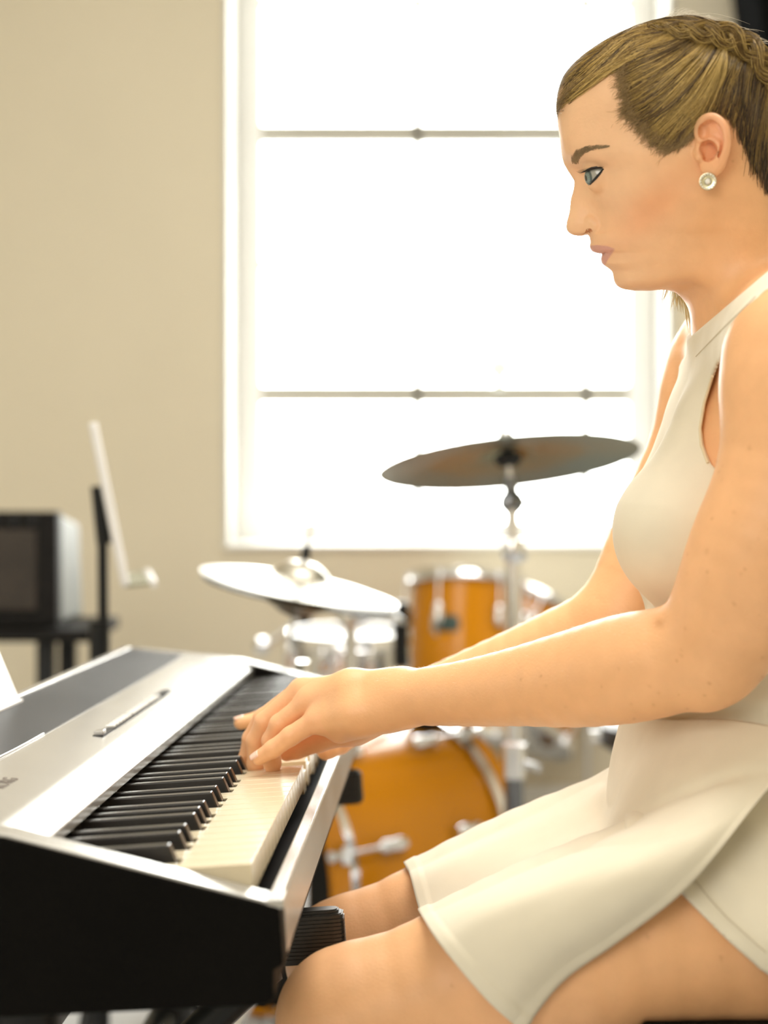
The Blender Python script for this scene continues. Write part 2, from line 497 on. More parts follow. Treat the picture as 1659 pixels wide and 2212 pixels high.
for zz in (.30, .50):
    a = K(.235, .15, 0); b = K(.95, .15, 0)
    MB().tube([kl((a[0] - .06, a[1], zz)), kl((b[0] - .06, b[1], zz))], .018, 10).build('cross_bar', M_dark, ks, smooth=True)
a = K(.235, .02, -.127); b = K(.235, .17, 0)
MB().tube([kl(tuple(a)), kl((b[0] - .0, b[1], .42))], .014, 10).build('diagonal_brace', M_dark, ks, smooth=True)
a = K(.235, .28, -.127)
MB().tube([kl(tuple(a)), kl((b[0] - .06, b[1], .42))], .014, 10).build('diagonal_brace', M_dark, ks, smooth=True)

# ------------------------------------------------------------------ bench
bn = thing('piano_bench', 'dark padded bench the woman sits on', 'bench', (.36, 1.36, 0))
BZ = .562
M_leather = mat('bench_leather', (.030, .022, .017), .36, noise=.2, nscale=25, bump=.0006, bscale=120)
MB().box((0, 0, BZ - .035), (.40, .56, .07)).build('seat', M_leather, bn, bevel=.022, seg=5)
for a, b in (((-.2, -.28), (.2, -.28)), ((-.2, .28), (.2, .28)), ((-.2, -.28), (-.2, .28)), ((.2, -.28), (.2, .28))):
    pass
pip = []
for k in range(48):
    th = 2 * math.pi * k / 48
    c, s_ = math.cos(th), math.sin(th)
    x = .2005 * math.copysign(min(1, abs(c) * 1.35), c); y = .2805 * math.copysign(min(1, abs(s_) * 1.35), s_)
    pip.append((x, y, BZ - .034))
MB().tube(pip, .003, 6, closed=True).build('piping', M_leather, bn, smooth=True)
MB().box((0, 0, BZ - .085), (.34, .50, .03)).build('seat_frame', M_dark, bn, bevel=.003)
for x in (-.15, .15):
    for y in (-.22, .22):
        MB().tube([(x, y, BZ - .10), (x * 1.1, y * 1.1, .012)], [.018, .014], 10).build('leg', M_dark, bn, smooth=True)

# ------------------------------------------------------------------ drum kit
def cymbal(name, label, center, n, R, bell, m, rod=None):
    M = frame((0, 0, 0), n)
    root = thing(name, label, 'cymbal', tuple(center))
    prof = []
    prof_t = [(bell * .12, .036), (bell * .5, .033), (bell * .85, .022), (bell, .014), (bell * 1.15, .0115), (R * .5, .0065), (R * .8, .002), (R, -.004)]
    prof_b = [(r, z - .0016) for r, z in prof_t[::-1]]
    MB().lathe(prof_t + prof_b, M, 72, closed=True).build('plate', m, root, smooth=True)
    return root, M
nt = M_bronze.node_tree    # lathe grooves and the darker centre zone of the bronze
def cymbal_mat(name, inner, outer, r0, n):
    m = mat(name, outer, .30, 1, noise=.0)
    nt = m.node_tree; b = nt.nodes['Principled BSDF']
    tc = nt.nodes.new('ShaderNodeTexCoord')
    ln = nt.nodes.new('ShaderNodeVectorMath'); ln.operation = 'LENGTH'
    nt.links.new(tc.outputs['Object'], ln.inputs[0])
    mr_ = nt.nodes.new('ShaderNodeMapRange'); mr_.inputs['From Min'].default_value = r0 - .006; mr_.inputs['From Max'].default_value = r0 + .006
    nt.links.new(ln.outputs['Value'], mr_.inputs['Value'])
    mx = nt.nodes.new('ShaderNodeMix'); mx.data_type = 'RGBA'
    mx.inputs['A'].default_value = (*inner, 1); mx.inputs['B'].default_value = (*outer, 1)
    nt.links.new(mr_.outputs['Result'], mx.inputs['Factor']); nt.links.new(mx.outputs['Result'], b.inputs['Base Color'])
    sn = nt.nodes.new('ShaderNodeMath'); sn.operation = 'SINE'
    ml = nt.nodes.new('ShaderNodeMath'); ml.operation = 'MULTIPLY'; ml.inputs[1].default_value = 2500
    nt.links.new(ln.outputs['Value'], ml.inputs[0]); nt.links.new(ml.outputs[0], sn.inputs[0])
    bp = nt.nodes.new('ShaderNodeBump'); bp.inputs['Distance'].default_value = .0001
    nt.links.new(sn.outputs[0], bp.inputs['Height']); nt.links.new(bp.outputs['Normal'], b.inputs['Normal'])
    return m
M_cy1 = cymbal_mat('crash_bronze', (.30, .28, .19), (.25, .31, .29), .13, None)
M_cy2 = cymbal_mat('hihat_bronze', (.62, .58, .50), (.66, .64, .58), .08, None)

# crash cymbal on a straight stand
DC = 2.8
cc = W(1098, 996, DC)
M_darkchrome = mat('dark_chrome', (.20, .21, .23), .2, 1, noise=.1)  # dark reflections of plain chrome put into the colour for sleeve and tilter
crash, CM = cymbal('crash_cymbal', 'large cymbal high on a stand in front of the window, seen from below', cc, (-.09, .195, .98), 285 / FPX * DC, .045, M_cy1)
cn = CM[:3, 2]
st = thing('cymbal_stand', 'chrome stand holding the high cymbal before the window', 'cymbal stand', (cc[0], cc[1], 0))
def sl(px, py, dd=0): 
    p = W(px, py, DC + dd); return (p[0] - cc[0], p[1] - cc[1], p[2])
ctop = (0, 0, cc[2])
MB().tube([tuple(np.array(ctop) + cn * .055), tuple(np.array(ctop) - cn * .03), sl(1104, 1060)], .004, 10).build('cymbal_rod', M_chrome, st, smooth=True)
MB().lathe([(0, .008), (.016, .006), (.022, 0), (.024, -.012), (.012, -.016), (.006, -.03), (0, -.03)], frame(np.array(ctop) + cn * .008 * 0 - cn * .002, -cn), 20).build('felt_washer', M_rubber, st, smooth=True)
MB().lathe([(0, .012), (.010, .012), (.014, .006), (.014, -.004), (0, -.004)], frame(np.array(ctop) + cn * .045, cn), 20).build('wing_nut', M_chrome, st, smooth=True)
MB().tube([sl(1103, 1030), sl(1104, 1062)], .0120, 12).build('rod_sleeve', M_darkchrome, st, smooth=True)
tl = MB(); p = sl(1106, 1085)
tl.lathe([(0, .009), (.016, .009), (.0215, .004), (.0215, -.004), (.016, -.009), (0, -.009)], frame(p, (0, 1, 0)), 20)
tl.tube([p, tuple(np.array(sl(1140, 1086)))], [.003, .0045], 8)
tl.build('tilter', M_darkchrome, st, smooth=True)
MB().tube([sl(1106, 1100), sl(1107, 1170)], .0105, 12).build('upper_tube', M_chrome, st, smooth=True)
cl = MB(); p = sl(1109, 1190)
cl.lathe([(0, .022), (.018, .020), (.021, .008), (.019, -.012), (.013, -.020), (0, -.020)], frame(p, (0, 0, 1)), 18)
cl.tube([p, sl(1135, 1205, -.02)], [.004, .006], 8); cl.tube([p, sl(1085, 1205, .0)], [.004, .005], 8)
cl.build('height_clamp', M_chrome, st, smooth=True)
MB().tube([sl(1109, 1205), sl(1110, 1600)], .0125, 14).build('middle_tube', M_chrome, st, smooth=True)
cl = MB(); p = sl(1110, 1640)
cl.tube([sl(1110, 1608), sl(1110, 1680)], .021, 14); cl.tube([p, sl(1165, 1662, -.02)], [.004, .007], 8)
cl.build('lower_clamp', M_chrome, st, smooth=True)
pb = np.array(sl(1110, 1680)); 
MB().tube([tuple(pb), (pb[0], 0, .10)], .0165, 14).build('base_tube', mat('dark_chrome', (.20, .21, .23), .2, 1, noise=.1), st, smooth=True)
for k in range(3):
    th = -.5 + k * 2 * math.pi / 3
    lg = MB().tube([(pb[0], 0, .30), (pb[0] + .30 * math.cos(th), .30 * math.sin(th), .015)], .008, 8)
    lg.tube([(pb[0], 0, .12), (pb[0] + .16 * math.cos(th), .16 * math.sin(th), .155)], .006, 8)
    lo = lg.build('leg', M_chrome, st, smooth=True)
    MB().box((pb[0] + .30 * math.cos(th), .30 * math.sin(th), .012), (.025, .025, .024)).build('rubber_foot', M_rubber, lo, bevel=.004)

def drum(name, label, cat, center, axis, R, H, nl, head=True, xh=(1, 0, 0), m_shell=None, hoop=.006, hoopw=.028, badge=None, cat2=None):
    M = frame((0, 0, 0), axis, xh)
    root = thing(name, label, cat, tuple(center))
    MB().lathe([(R, -H / 2), (R, H / 2), (R - .006, H / 2), (R - .006, -H / 2)], M, 64, closed=True).build('shell', m_shell or M_amber, root, smooth=True)
    for sg_ in (1, -1):
        z = sg_ * H / 2
        hp = [(R + hoop, z + hoopw / 2), (R + hoop, z - hoopw / 2), (R + hoop + .005, z - hoopw / 2), (R + hoop + .009, z - hoopw / 2 + .004), (R + hoop + .006, z - hoopw / 2 + .008), (R + hoop + .004, z + hoopw / 2 - .004), (R + hoop + .004, z + hoopw / 2)]
        MB().lathe(hp, M, 64, closed=True).build('hoop', M_chrome, root, smooth=True)
        if head:
            MB().lathe([(0, z + sg_ * .002), (R * .5, z + sg_ * .002), (R + .003, z + sg_ * .002), (R + .006, z - sg_ * .006), (R - .003, z - sg_ * .004), (0, z - sg_ * .001)], M, 48).build('drum_head', M_head, root, smooth=True)
    for k in range(nl):
        th = 2 * math.pi * (k + .5) / nl
        c_, s_ = math.cos(th), math.sin(th)
        zz = H * .24
        for sg_ in (1, -1):
            lg = MB()
            Q = M @ np.array([(R + .012) * c_, (R + .012) * s_, sg_ * zz, 1])
            F = frame(Q[:3], M[:3, 2] * sg_)
            lg.lathe([(0, -.026), (.009, -.024), (.013, -.012), (.0105, .006), (.012, .018), (.007, .026), (0, .027)], F, 12)
            a1 = (M @ np.array([(R + .014) * c_, (R + .014) * s_, sg_ * zz, 1]))[:3]
            a2 = (M @ np.array([(R + .014) * c_, (R + .014) * s_, sg_ * (H / 2 + .012), 1]))[:3]
            lg.tube([a1, a2], .0032, 8)
            lg.build('tension_lug', M_chrome, root, smooth=True)
    return root, M

# the big amber tom in the middle
TDP = 3.88
tr, TM = drum('tom_drum', 'amber lacquered tall tom drum with dark badge beside the chrome cymbal stand', 'drum', W(1003, 1418, TDP), (.035, .20, 1), 117 / FPX * TDP, .355, 6, xh=(math.cos(.55), math.sin(.55), 0))
bd = MB()
Rt = 117 / FPX * TDP
bp_ = []; nb = 20
bdir = -1.745   # angle of the badge in the tom's frame, set from its place in the photo
def on_tom(px, py):
    q = W(px, py, TDP) - W(1003, 1418, TDP)
    x = q[0]; y = -math.sqrt(max(1e-6, (Rt + .0015) ** 2 - x * x))
    return np.array([x, y, q[2] + .0])
def badge_patch(name, px0, px1, py0, py1, m, lift):
    v = []; f = []; nx = 10; ny = 6
    for j in range(ny + 1):
        for i in range(nx + 1):
            fx = i / nx; fy = j / ny
            px = px0 + (px1 - px0) * fx; py = py0 + (py1 - py0) * fy
            x_, z_ = (px - 1003) / FPX * TDP, -(py - 1418) / FPX * TDP
            # superellipse outline
            X = fx * 2 - 1; Y = fy * 2 - 1
            k = (abs(X) ** 4 + abs(Y) ** 4) ** .25 / max(abs(X), abs(Y), 1e-6)
            x_ = ((px0 + px1) / 2 - 1003) / FPX * TDP + (px1 - px0) / 2 * X / max(k, 1e-6) / FPX * TDP
            z_ = -((py0 + py1) / 2 - 1418) / FPX * TDP - (py1 - py0) / 2 * Y / max(k, 1e-6) / FPX * TDP
            r = Rt + lift
            # move onto the tilted cylinder
            yl = -math.sqrt(r * r - x_ * x_)
            p = TM[:3, :3] @ np.array([0, 0, z_]) + np.array([x_, yl, 0]); v.append(p)
    for j in range(ny):
        for i in range(nx):
            a = j * (nx + 1) + i; f.append((a, a + 1, a + nx + 2, a + nx + 1))
    o = MB().add(v, f).build(name, m, tr, smooth=True)
    sd = o.modifiers.new('s', 'SOLIDIFY'); sd.thickness = .0012; sd.offset = 0
    return o
badge_patch('badge', 927, 992, 1308, 1366, M_chrome, .0015)
badge_patch('badge_plate', 934, 985, 1318, 1354, mat('badge_green', (.05, .08, .07), .4, .3, noise=.1), .0030)

# second tom tilted behind
tr2, _ = drum('tom_drum', 'amber tom drum with slanting chrome hoop behind the cymbal stand, right of the tall tom', 'drum', W(1110, 1440, 4.33), (.42, .30, .86), .212, .29, 6)
def tom_legs(root, ctr, R, z0):
    for k in range(3):
        th = .5 + k * 2 * math.pi / 3
        x, y = (R + .022) * math.cos(th), (R + .022) * math.sin(th)
        lg = MB().tube([(x, y, z0), (x, y, -ctr[2] + .03), (x * 1.12, y * 1.12, -ctr[2] + .004)], .0055, 8)
        lg.build('leg', M_chrome, root, smooth=True)
        MB().box((x * .97, y * .97, z0 - .06), (.03, .03, .045)).build('leg_bracket', M_chrome, root, bevel=.005)
tom_legs(tr, W(1003, 1418, TDP), 117 / FPX * TDP, .02)
tom_legs(tr2, W(1110, 1440, 4.33), .212, -.02)
oo = W(1110, 1440, 4.33)
MB().lathe([(0, .026), (.018, .024), (.028, .005), (.022, -.014), (0, -.020)], frame(W(1183, 1592, 4.2) - oo, (.5, -.6, .5)), 18).build('mount_socket', mat('brown_metal', (.20, .11, .06), .4, .6, noise=.1), tr2, smooth=True)
MB().tube([tuple(W(1150, 1570, 4.2) - oo), tuple(W(1172, 1600, 4.18) - oo), tuple(W(1150, 1612, 4.2) - oo), tuple(W(1130, 1560, 4.25) - oo)], .007, 8).build('clamp_rod', M_chrome, tr2, smooth=True)
# bass drum seen obliquely from behind
BA = np.array([.74, .67, .0]); BA /= np.linalg.norm(BA)
BR = .233
bc = W(745, 1000, 3.10); bc[2] = BR + .014
br = thing('bass_drum', 'large amber bass drum lying on its side below the toms', 'drum', tuple(bc))
BM = frame((0, 0, 0), BA, (0, 0, 1))
BH = .375
MB().lathe([(BR, -BH / 2), (BR, BH / 2), (BR - .008, BH / 2), (BR - .008, -BH / 2)], BM, 80, closed=True).build('shell', M_amber, br, smooth=True)
for sg_ in (1, -1):
    z = sg_ * (BH / 2)
    MB().lathe([(BR + .003, z - sg_ * .004), (BR + .010, z - sg_ * .006), (BR + .012, z + sg_ * .01), (BR + .010, z + sg_ * .046), (BR + .003, z + sg_ * .048)], BM, 80, closed=True).build('hoop', M_amber, br, smooth=True)
    MB().lathe([(BR + .009, z - sg_ * .010), (BR + .0135, z - sg_ * .009), (BR + .0145, z + sg_ * .009), (BR + .009, z + sg_ * .010)], BM, 80, closed=True).build('hoop_inlay', M_chrome, br, smooth=True)
    MB().lathe([(0, z + sg_ * .012), (BR * .5, z + sg_ * .012), (BR + .002, z + sg_ * .012), (BR + .002, z + sg_ * .006), (0, z + sg_ * .008)], BM, 60).build('drum_head', M_black if sg_ < 0 else M_head, br, smooth=True)
for sg_ in (1, -1):
    for k in range(8):
        th = 2 * math.pi * (k + .5) / 8 + .10
        c_, s_ = math.cos(th), math.sin(th)
        z0 = sg_ * BH * .25; z1 = sg_ * (BH / 2 + .03)
        def bp2(r, z): return (BM @ np.array([r * c_, r * s_, z, 1]))[:3]
        lg = MB()
        lg.tube([bp2(BR + .014, z0), bp2(BR + .018, z1)], .0035, 8)
        lg.lathe([(0, -.032), (.010, -.030), (.014, -.015), (.011, .004), (.013, .018), (.007, .030), (0, .031)], frame(bp2(BR + .010, z0), BM[:3, 2] * sg_), 12)
        lg.box(bp2(BR + .015, z1 - sg_ * .012), (.03, .014, .02), BM[:3, :3])
        lg.tube([bp2(BR + .018, z1 - sg_ * .004), bp2(BR + .018, z1 + sg_ * .02)], [.005, .010], 8)
        lg.build('tension_claw', M_chrome, br, smooth=True)
px_ = np.array([-BA[1], BA[0], 0])
for s_ in (-1, 1):
    a = BA * .06 + px_ * s_ * .17 + np.array([0, 0, -.155])
    MB().tube([tuple(a), tuple(a + BA * .06 + px_ * s_ * .07 + np.array([0, 0, -(bc[2] - .155) + .008]))], .007, 8).build('spur', M_chrome, br, smooth=True)
# tom mount post on the bass drum
pm = MB()
q = W(917, 1598, 3.16) - bc
pm.tube([(q[0], q[1], BR - .02), (q[0], q[1], BR + .05)], .016, 12)
pm.lathe([(0, .02), (.024, .018), (.028, 0), (.024, -.018), (0, -.02)], frame((q[0], q[1], BR + .012), (0, 0, 1)), 16)
pm.build('tom_post', M_dark, br, smooth=True)

# snare
drum('snare_drum', 'chrome snare drum with white head left of the tall amber tom', 'drum', W(752, 1440, 3.5), (.0, -.05, 1), 121 / FPX * 3.5, .125, 8, m_shell=M_chrome)
sst = thing('snare_stand', 'chrome stand under the snare drum', 'drum stand', (W(752, 1440, 3.5)[0], 3.52, 0))
zsn = W(752, 1440, 3.5)[2]
MB().tube([(0, 0, .1), (0, 0, zsn - .16)], .012, 10).build('centre_tube', M_chrome, sst, smooth=True)
for k in range(3):
    th = .3 + k * 2 * math.pi / 3
    MB().tube([(0, 0, .26), (.13 * math.cos(th), .13 * math.sin(th) + .05, .012)], .008, 8).build('leg', M_chrome, sst, smooth=True)
    MB().tube([(0, 0, zsn - .17), (.10 * math.cos(th), .10 * math.sin(th), zsn - .10), (.11 * math.cos(th), .11 * math.sin(th), zsn - .075)], .006, 8).build('basket_arm', M_chrome, sst, smooth=True)

# hi-hat pair
DH = 2.55
hc = W(648, 1262, DH)
hn = np.array([.19, -.050, .98])
hh, HM = cymbal('hi_hat', 'pair of bright tilted hi-hat cymbals left of the snare, over the piano end', hc, hn, 218 / FPX * DH, .045, M_cy2)
M2 = HM.copy(); 
RH = 218 / FPX * DH
MB().lathe([(.006, -.050), (.022, -.046), (.045, -.032), (.052, -.028), (RH * .6, -.021), (RH * .975, -.0125), (RH * .975, -.0145), (RH * .6, -.0225), (.052, -.0295), (.045, -.0335), (.006, -.0515)], M2, 72, closed=True).build('bottom_plate', mat('dark_bronze', (.10, .09, .06), .4, 1, noise=.1), hh, smooth=True)
hs = thing('hi_hat_stand', 'slim chrome hi-hat stand under the bright tilted cymbals', 'cymbal stand', (hc[0], hc[1], 0))
hnu = hn / np.linalg.norm(hn)
t0_ = np.array([0, 0, hc[2]])
MB().tube([tuple(t0_ + hnu * .10), tuple(t0_ - hnu * .08), (0.0, .02, hc[2] - .16)], .0032, 8).build('pull_rod', M_chrome, hs, smooth=True)
MB().lathe([(0, .020), (.005, .020), (.007, .012), (.008, 0), (0, 0)], frame(t0_ + hnu * .040, hnu), 16).build('clutch', M_dark, hs, smooth=True)
MB().tube([(0, .02, hc[2] - .12), (0, .02, .10)], .0125, 12).build('stand_tube', M_chrome, hs, smooth=True)
for k in range(3):
    th = 1.3 + k * 2 * math.pi / 3
    MB().tube([(0, .02, .28), (.16 * math.cos(th), .02 + .16 * math.sin(th), .012)], .008, 8).build('leg', M_chrome, hs, smooth=True)
MB().box((0, -.14, .03), (.08, .22, .015)).build('foot_pedal', M_chrome, hs, bevel=.004)

# boom arm at far left of the kit and the small clamps seen between hi-hat and tom
bo = thing('boom_arm_stand', 'short chrome boom arm ending in a round weight left of the snare', 'stand', (W(660, 1340, 3.85)[0], 3.85, 0))
o0 = np.array([W(660, 1340, 3.85)[0], 3.85, 0])
MB().tube([tuple(W(575, 1393, 3.75) - o0), tuple(W(668, 1328, 3.85) - o0)], .0085, 10).build('boom', M_chrome, bo, smooth=True)
MB().lathe([(0, .019), (.014, .016), (.021, 0), (.014, -.016), (0, -.019)], frame(W(566, 1396, 3.75) - o0, (1, 0, .4)), 18).build('counterweight', M_chrome, bo, smooth=True)
MB().lathe([(0, .018), (.016, .014), (.018, 0), (.016, -.014), (0, -.018)], frame(W(657, 1333, 3.83) - o0, (0, 1, 0)), 16).build('boom_tilter', M_dark, bo, smooth=True)
MB().tube([tuple(W(660, 1340, 3.85) - o0), (0, 0, .02)], .011, 10).build('post', M_chrome, bo, smooth=True)
for k in range(3):
    th = .9 + k * 2 * math.pi / 3
    MB().tube([(0, 0, .25), (.2 * math.cos(th), .2 * math.sin(th), .012)], .008, 8).build('leg', M_chrome, bo, smooth=True)
mt = br
o1 = bc
def ml_(px, py, d=3.12): return tuple(W(px, py, d) - o1)
MB().tube([ml_(757, 1300), ml_(760, 1592, 3.12)], .012, 12).build('mount_tube', M_chrome, mt, smooth=True)
MB().lathe([(0, .03), (.018, .028), (.024, .01), (.024, -.02), (.012, -.03), (0, -.03)], frame(ml_(757, 1322), (0, 0, 1)), 16).build('mount_clamp', M_chrome, mt, smooth=True)
MB().lathe([(0, .018), (.013, .013), (.018, 0), (.013, -.013), (0, -.018)], frame(ml_(783, 1326, 3.08), (0, 1, 0)), 16).build('mount_ball', M_chrome, mt, smooth=True)
MB().tube([ml_(783, 1326, 3.08), ml_(838, 1330, 3.14), ml_(872, 1345, 3.28)], .010, 10).build('mount_arm', M_chrome, mt, smooth=True)
MB().lathe([(0, .03), (.016, .026), (.020, 0), (.016, -.026), (0, -.03)], frame(ml_(838, 1332, 3.12), (1, 0, 0)), 16).build('mount_clamp', M_chrome, mt, smooth=True)
MB().box(ml_(866, 1370, 3.27), (.03, .03, .13)).build('mount_bracket', M_dark, mt, bevel=.006)
# dark drum hardware glimpsed under the forearm at right
dh = thing('drum_throne', 'black drum stool with chrome rod glimpsed under the near forearm', 'stool', (W(1355, 1590, 3.2)[0], 3.2, 0))
o2 = np.array([W(1355, 1590, 3.2)[0], 3.2, 0])
MB().lathe([(0, .035), (.13, .033), (.155, .018), (.155, -.018), (.13, -.033), (0, -.035)], frame((.10, 0, W(1355, 1585, 3.2)[2]), (0, 0, 1)), 32).build('seat', M_leather, dh, smooth=True)
zt = W(1355, 1585, 3.2)[2]
MB().tube([(.10, 0, zt - .035), (.10, 0, .1)], .014, 10).build('post', M_chrome, dh, smooth=True)
for k in range(3):
    th = .9 + k * 2 * math.pi / 3
    MB().tube([(.10, 0, .25), (.10 + .2 * math.cos(th), .2 * math.sin(th), .012)], .009, 8).build('leg', M_chrome, dh, smooth=True)
kn_ = MB().tube([(-.075, -.03, zt + .0), (-.03, -.02, zt)], .012, 10)
kn_.build('height_knob', M_chrome, dh, smooth=True)
# ------------------------------------------------------------------ music stand, amplifier
DM = 2.6
ms = thing('music_stand', 'black music stand with pale desk seen edge-on by the left wall', 'music stand', (W(215, 1100, DM)[0], DM, 0))
o3 = np.array([W(215, 1100, DM)[0], DM, 0])
M_desk = mat('desk_silver', (.72, .71, .70), .4, .25, noise=.05)
ray = (W(235, 1090, DM) - np.array([0, 0, CAMZ])); ray /= np.linalg.norm(ray)
a = W(203, 928, DM); b = W(268, 1252, DM)
up = a - b; lenu = np.linalg.norm(up); up /= lenu
nn = np.cross(up, ray); nn /= np.linalg.norm(nn)
Rm = np.stack([nn, ray, up], 1)
MB().box((a + b) / 2 - o3 + ray * .0, (.013, .46, lenu), Rm).build('desk', M_desk, ms, bevel=.004)
e = W(324, 1247, DM)
dl = e - b; ll = np.linalg.norm(dl); dl /= ll
R2 = np.stack([dl, ray, np.cross(dl, ray)], 1)
MB().box((b + e) / 2 - o3, (ll, .44, .004), R2).build('ledge', mat('ledge_olive', (.22, .21, .13), .5, noise=.1), ms)
MB().tube([tuple(e - o3 - ray * .22), tuple(e - o3 + ray * .22)], .0055, 12).build('ledge_rim', M_desk, ms, smooth=True)
MB().tube([tuple(W(212, 1050, DM + .02) - o3), tuple(W(225, 1175, DM + .02) - o3)], .012, 10).build('desk_bracket', M_dark, ms, smooth=True)
MB().tube([tuple(W(221, 1120, DM + .04) - o3), tuple(W(223, 1340, DM + .04) - o3)], .0085, 10).build('upper_pole', M_dark, ms, smooth=True)
pl = W(215, 1340, DM + .04) - o3
MB().tube([tuple(pl), (pl[0], pl[1], .08)], .0165, 12).build('lower_pole', M_dark, ms, smooth=True)
for k in range(3):
    th = .5 + k * 2 * math.pi / 3
    MB().tube([(pl[0], pl[1], .22), (pl[0] + .25 * math.cos(th), pl[1] + .25 * math.sin(th), .012)], .009, 8).build('leg', M_dark, ms, smooth=True)

DA = 3.5
def la(px, py, d=DA): return W(px, py, d)
am = thing('guitar_amplifier', 'black amplifier with brownish grille and grey sides at the left edge', 'amplifier', tuple(la(-60, 1355)))
oa = la(-60, 1355)
x0, x1 = la(-250, 0)[0] - oa[0], la(125, 0)[0] - oa[0]
h_ = 250 / FPX * DA
M_ampside = mat('amp_side_grey', (.24, .26, .25), .5, noise=.1, nscale=10)
MB().box(((x0 + x1) / 2, .02, h_ / 2), (x1 - x0, .05, h_)).build('front_frame', M_black, am, bevel=.006)
sd_ = MB(); v = []
xs2 = x1 + 42 / FPX * DA
sd_.add([(x0, .045, .004), (x1 - .004, .045, .004), (x1 + .018, .20, .006), (x0, .20, .006), (x0, .045, h_ - .004), (x1 - .004, .045, h_ - .004), (x1 + .010, .20, h_ - .03), (x0, .20, h_ - .03)],
        [(0, 3, 2, 1), (4, 5, 6, 7), (0, 1, 5, 4), (1, 2, 6, 5), (2, 3, 7, 6), (3, 0, 4, 7)])
sd_.build('cabinet', M_ampside, am, bevel=.012, seg=4)
MB().box(((x0 + x1) / 2 - .008, -.006, h_ / 2), (x1 - x0 - .07, .012, h_ - .075)).build('grille_cloth', mat('brown_cloth', (.035, .026, .019), .7, noise=.4, nscale=12), am, bevel=.002)
for k in range(4):
    MB().lathe([(0, .008), (.008, .008), (.010, 0)], frame((x1 - .05 - k * .04, -.006, h_ - .018), (0, -1, 0)), 14).build('control_knob', M_dark, am, smooth=True)
at_ = thing('equipment_stand', 'low black shelf stand carrying the amplifier by the wall', 'stand', (oa[0], DA, 0))
MB().box((.0, .12, oa[2] - .014), (x1 - x0 + .16, .34, .026)).build('shelf', M_black, at_, bevel=.004)
for lx in (la(100, 0)[0] - oa[0], la(-230, 0)[0] - oa[0]):
    for ly in (.0, .24):
        MB().box((lx, ly, (oa[2] - .03) / 2), (.038, .03, oa[2] - .03)).build('leg', M_dark, at_, bevel=.004)
MB().box((la(-60, 0)[0] - oa[0], .12, .35), (x1 - x0, .02, .03)).build('cross_bar', M_dark, at_)

# dark loudspeaker high at the right edge
dsx = la(1594, 0, 4.3)[0]
sp_ = thing('wall_loudspeaker', 'black loudspeaker hung high at the right edge, behind her head', 'loudspeaker', (dsx + .20, 4.30, 1.86))
Rz = np.array([[math.cos(.14), 0, math.sin(.14)], [0, 1, 0], [-math.sin(.14), 0, math.cos(.14)]])
Rz = np.array([[math.cos(-.13), 0, math.sin(-.13)], [0, 1, 0], [-math.sin(-.13), 0, math.cos(-.13)]])
MB().box((.0, .0, .30), (.36, .28, .72), Rz).build('cabinet', mat('matte_black', (.006, .006, .006), 1, 0, 0, noise=.1), sp_, bevel=.015)
MB().lathe([(0, 0), (.08, .012), (.12, .0), (.13, .006), (.13, -.004), (0, -.006)], frame((.02, -.142, .16), (0, -1, 0)), 28).build('driver_cone', M_rubber, sp_, smooth=True)
MB().box((.0, .19, .30), (.08, .12, .10)).build('wall_bracket', M_dark, sp_)

# ------------------------------------------------------------------ signed-distance toolkit (organic shapes)
def smin(a, b, k):
    h = np.maximum(k - np.abs(a - b), 0) / k
    return np.minimum(a, b) - h * h * k * .25
def smax(a, b, k): return -smin(-a, -b, k)

def cone(P, a, b, ra, rb, ax=None, kf=1.):
    """tapered capsule; offsets along ax stretched by kf"""
    a = np.asarray(a, float); b = np.asarray(b, float)
    ab = b - a; pa = P - a
    t = np.clip(pa @ ab / (ab @ ab), 0, 1)
    d = pa - t[:, None] * ab
    if ax is not None:
        c = d @ ax
        d = d + (c * (kf - 1))[:, None] * ax
    return np.sqrt((d * d).sum(1)) - (ra + (rb - ra) * t)

def ell(P, c, R, ax=None):
    """ellipsoid, R radii, ax rows = axes"""
    q = P - np.asarray(c, float)
    if ax is not None: q = q @ np.asarray(ax).T
    R = np.asarray(R, float)
    k0 = np.sqrt(((q / R) ** 2).sum(1)); k1 = np.sqrt(((q / R ** 2) ** 2).sum(1)) + 1e-9
    return k0 * (k0 - 1) / k1

def pchip(x, y):
    x = np.asarray(x, float); y = np.asarray(y, float)
    if len(x) == 2: return lambda q: np.interp(q, x, y)
    h = np.diff(x); dl = np.diff(y) / h
    m = np.zeros(len(x))
    for i in range(1, len(x) - 1):
        if dl[i - 1] * dl[i] > 0:
            w1 = 2 * h[i] + h[i - 1]; w2 = h[i] + 2 * h[i - 1]
            m[i] = (w1 + w2) / (w1 / dl[i - 1] + w2 / dl[i])
    m[0] = dl[0]; m[-1] = dl[-1]
    def f(q):
        q = np.asarray(q, float)
        i = np.clip(np.searchsorted(x, q) - 1, 0, len(x) - 2)
        t = (q - x[i]) / h[i]
        tc = np.clip(t, 0, 1)
        v = y[i] * (1 + 2 * tc) * (1 - tc) ** 2 + m[i] * h[i] * tc * (1 - tc) ** 2 + y[i + 1] * tc * tc * (3 - 2 * tc) + m[i + 1] * h[i] * tc * tc * (tc - 1)
        v = v + np.where(t > 1, (t - 1) * h[i] * m[i + 1], 0) + np.where(t < 0, t * h[i] * m[i], 0)
        return v
    return f

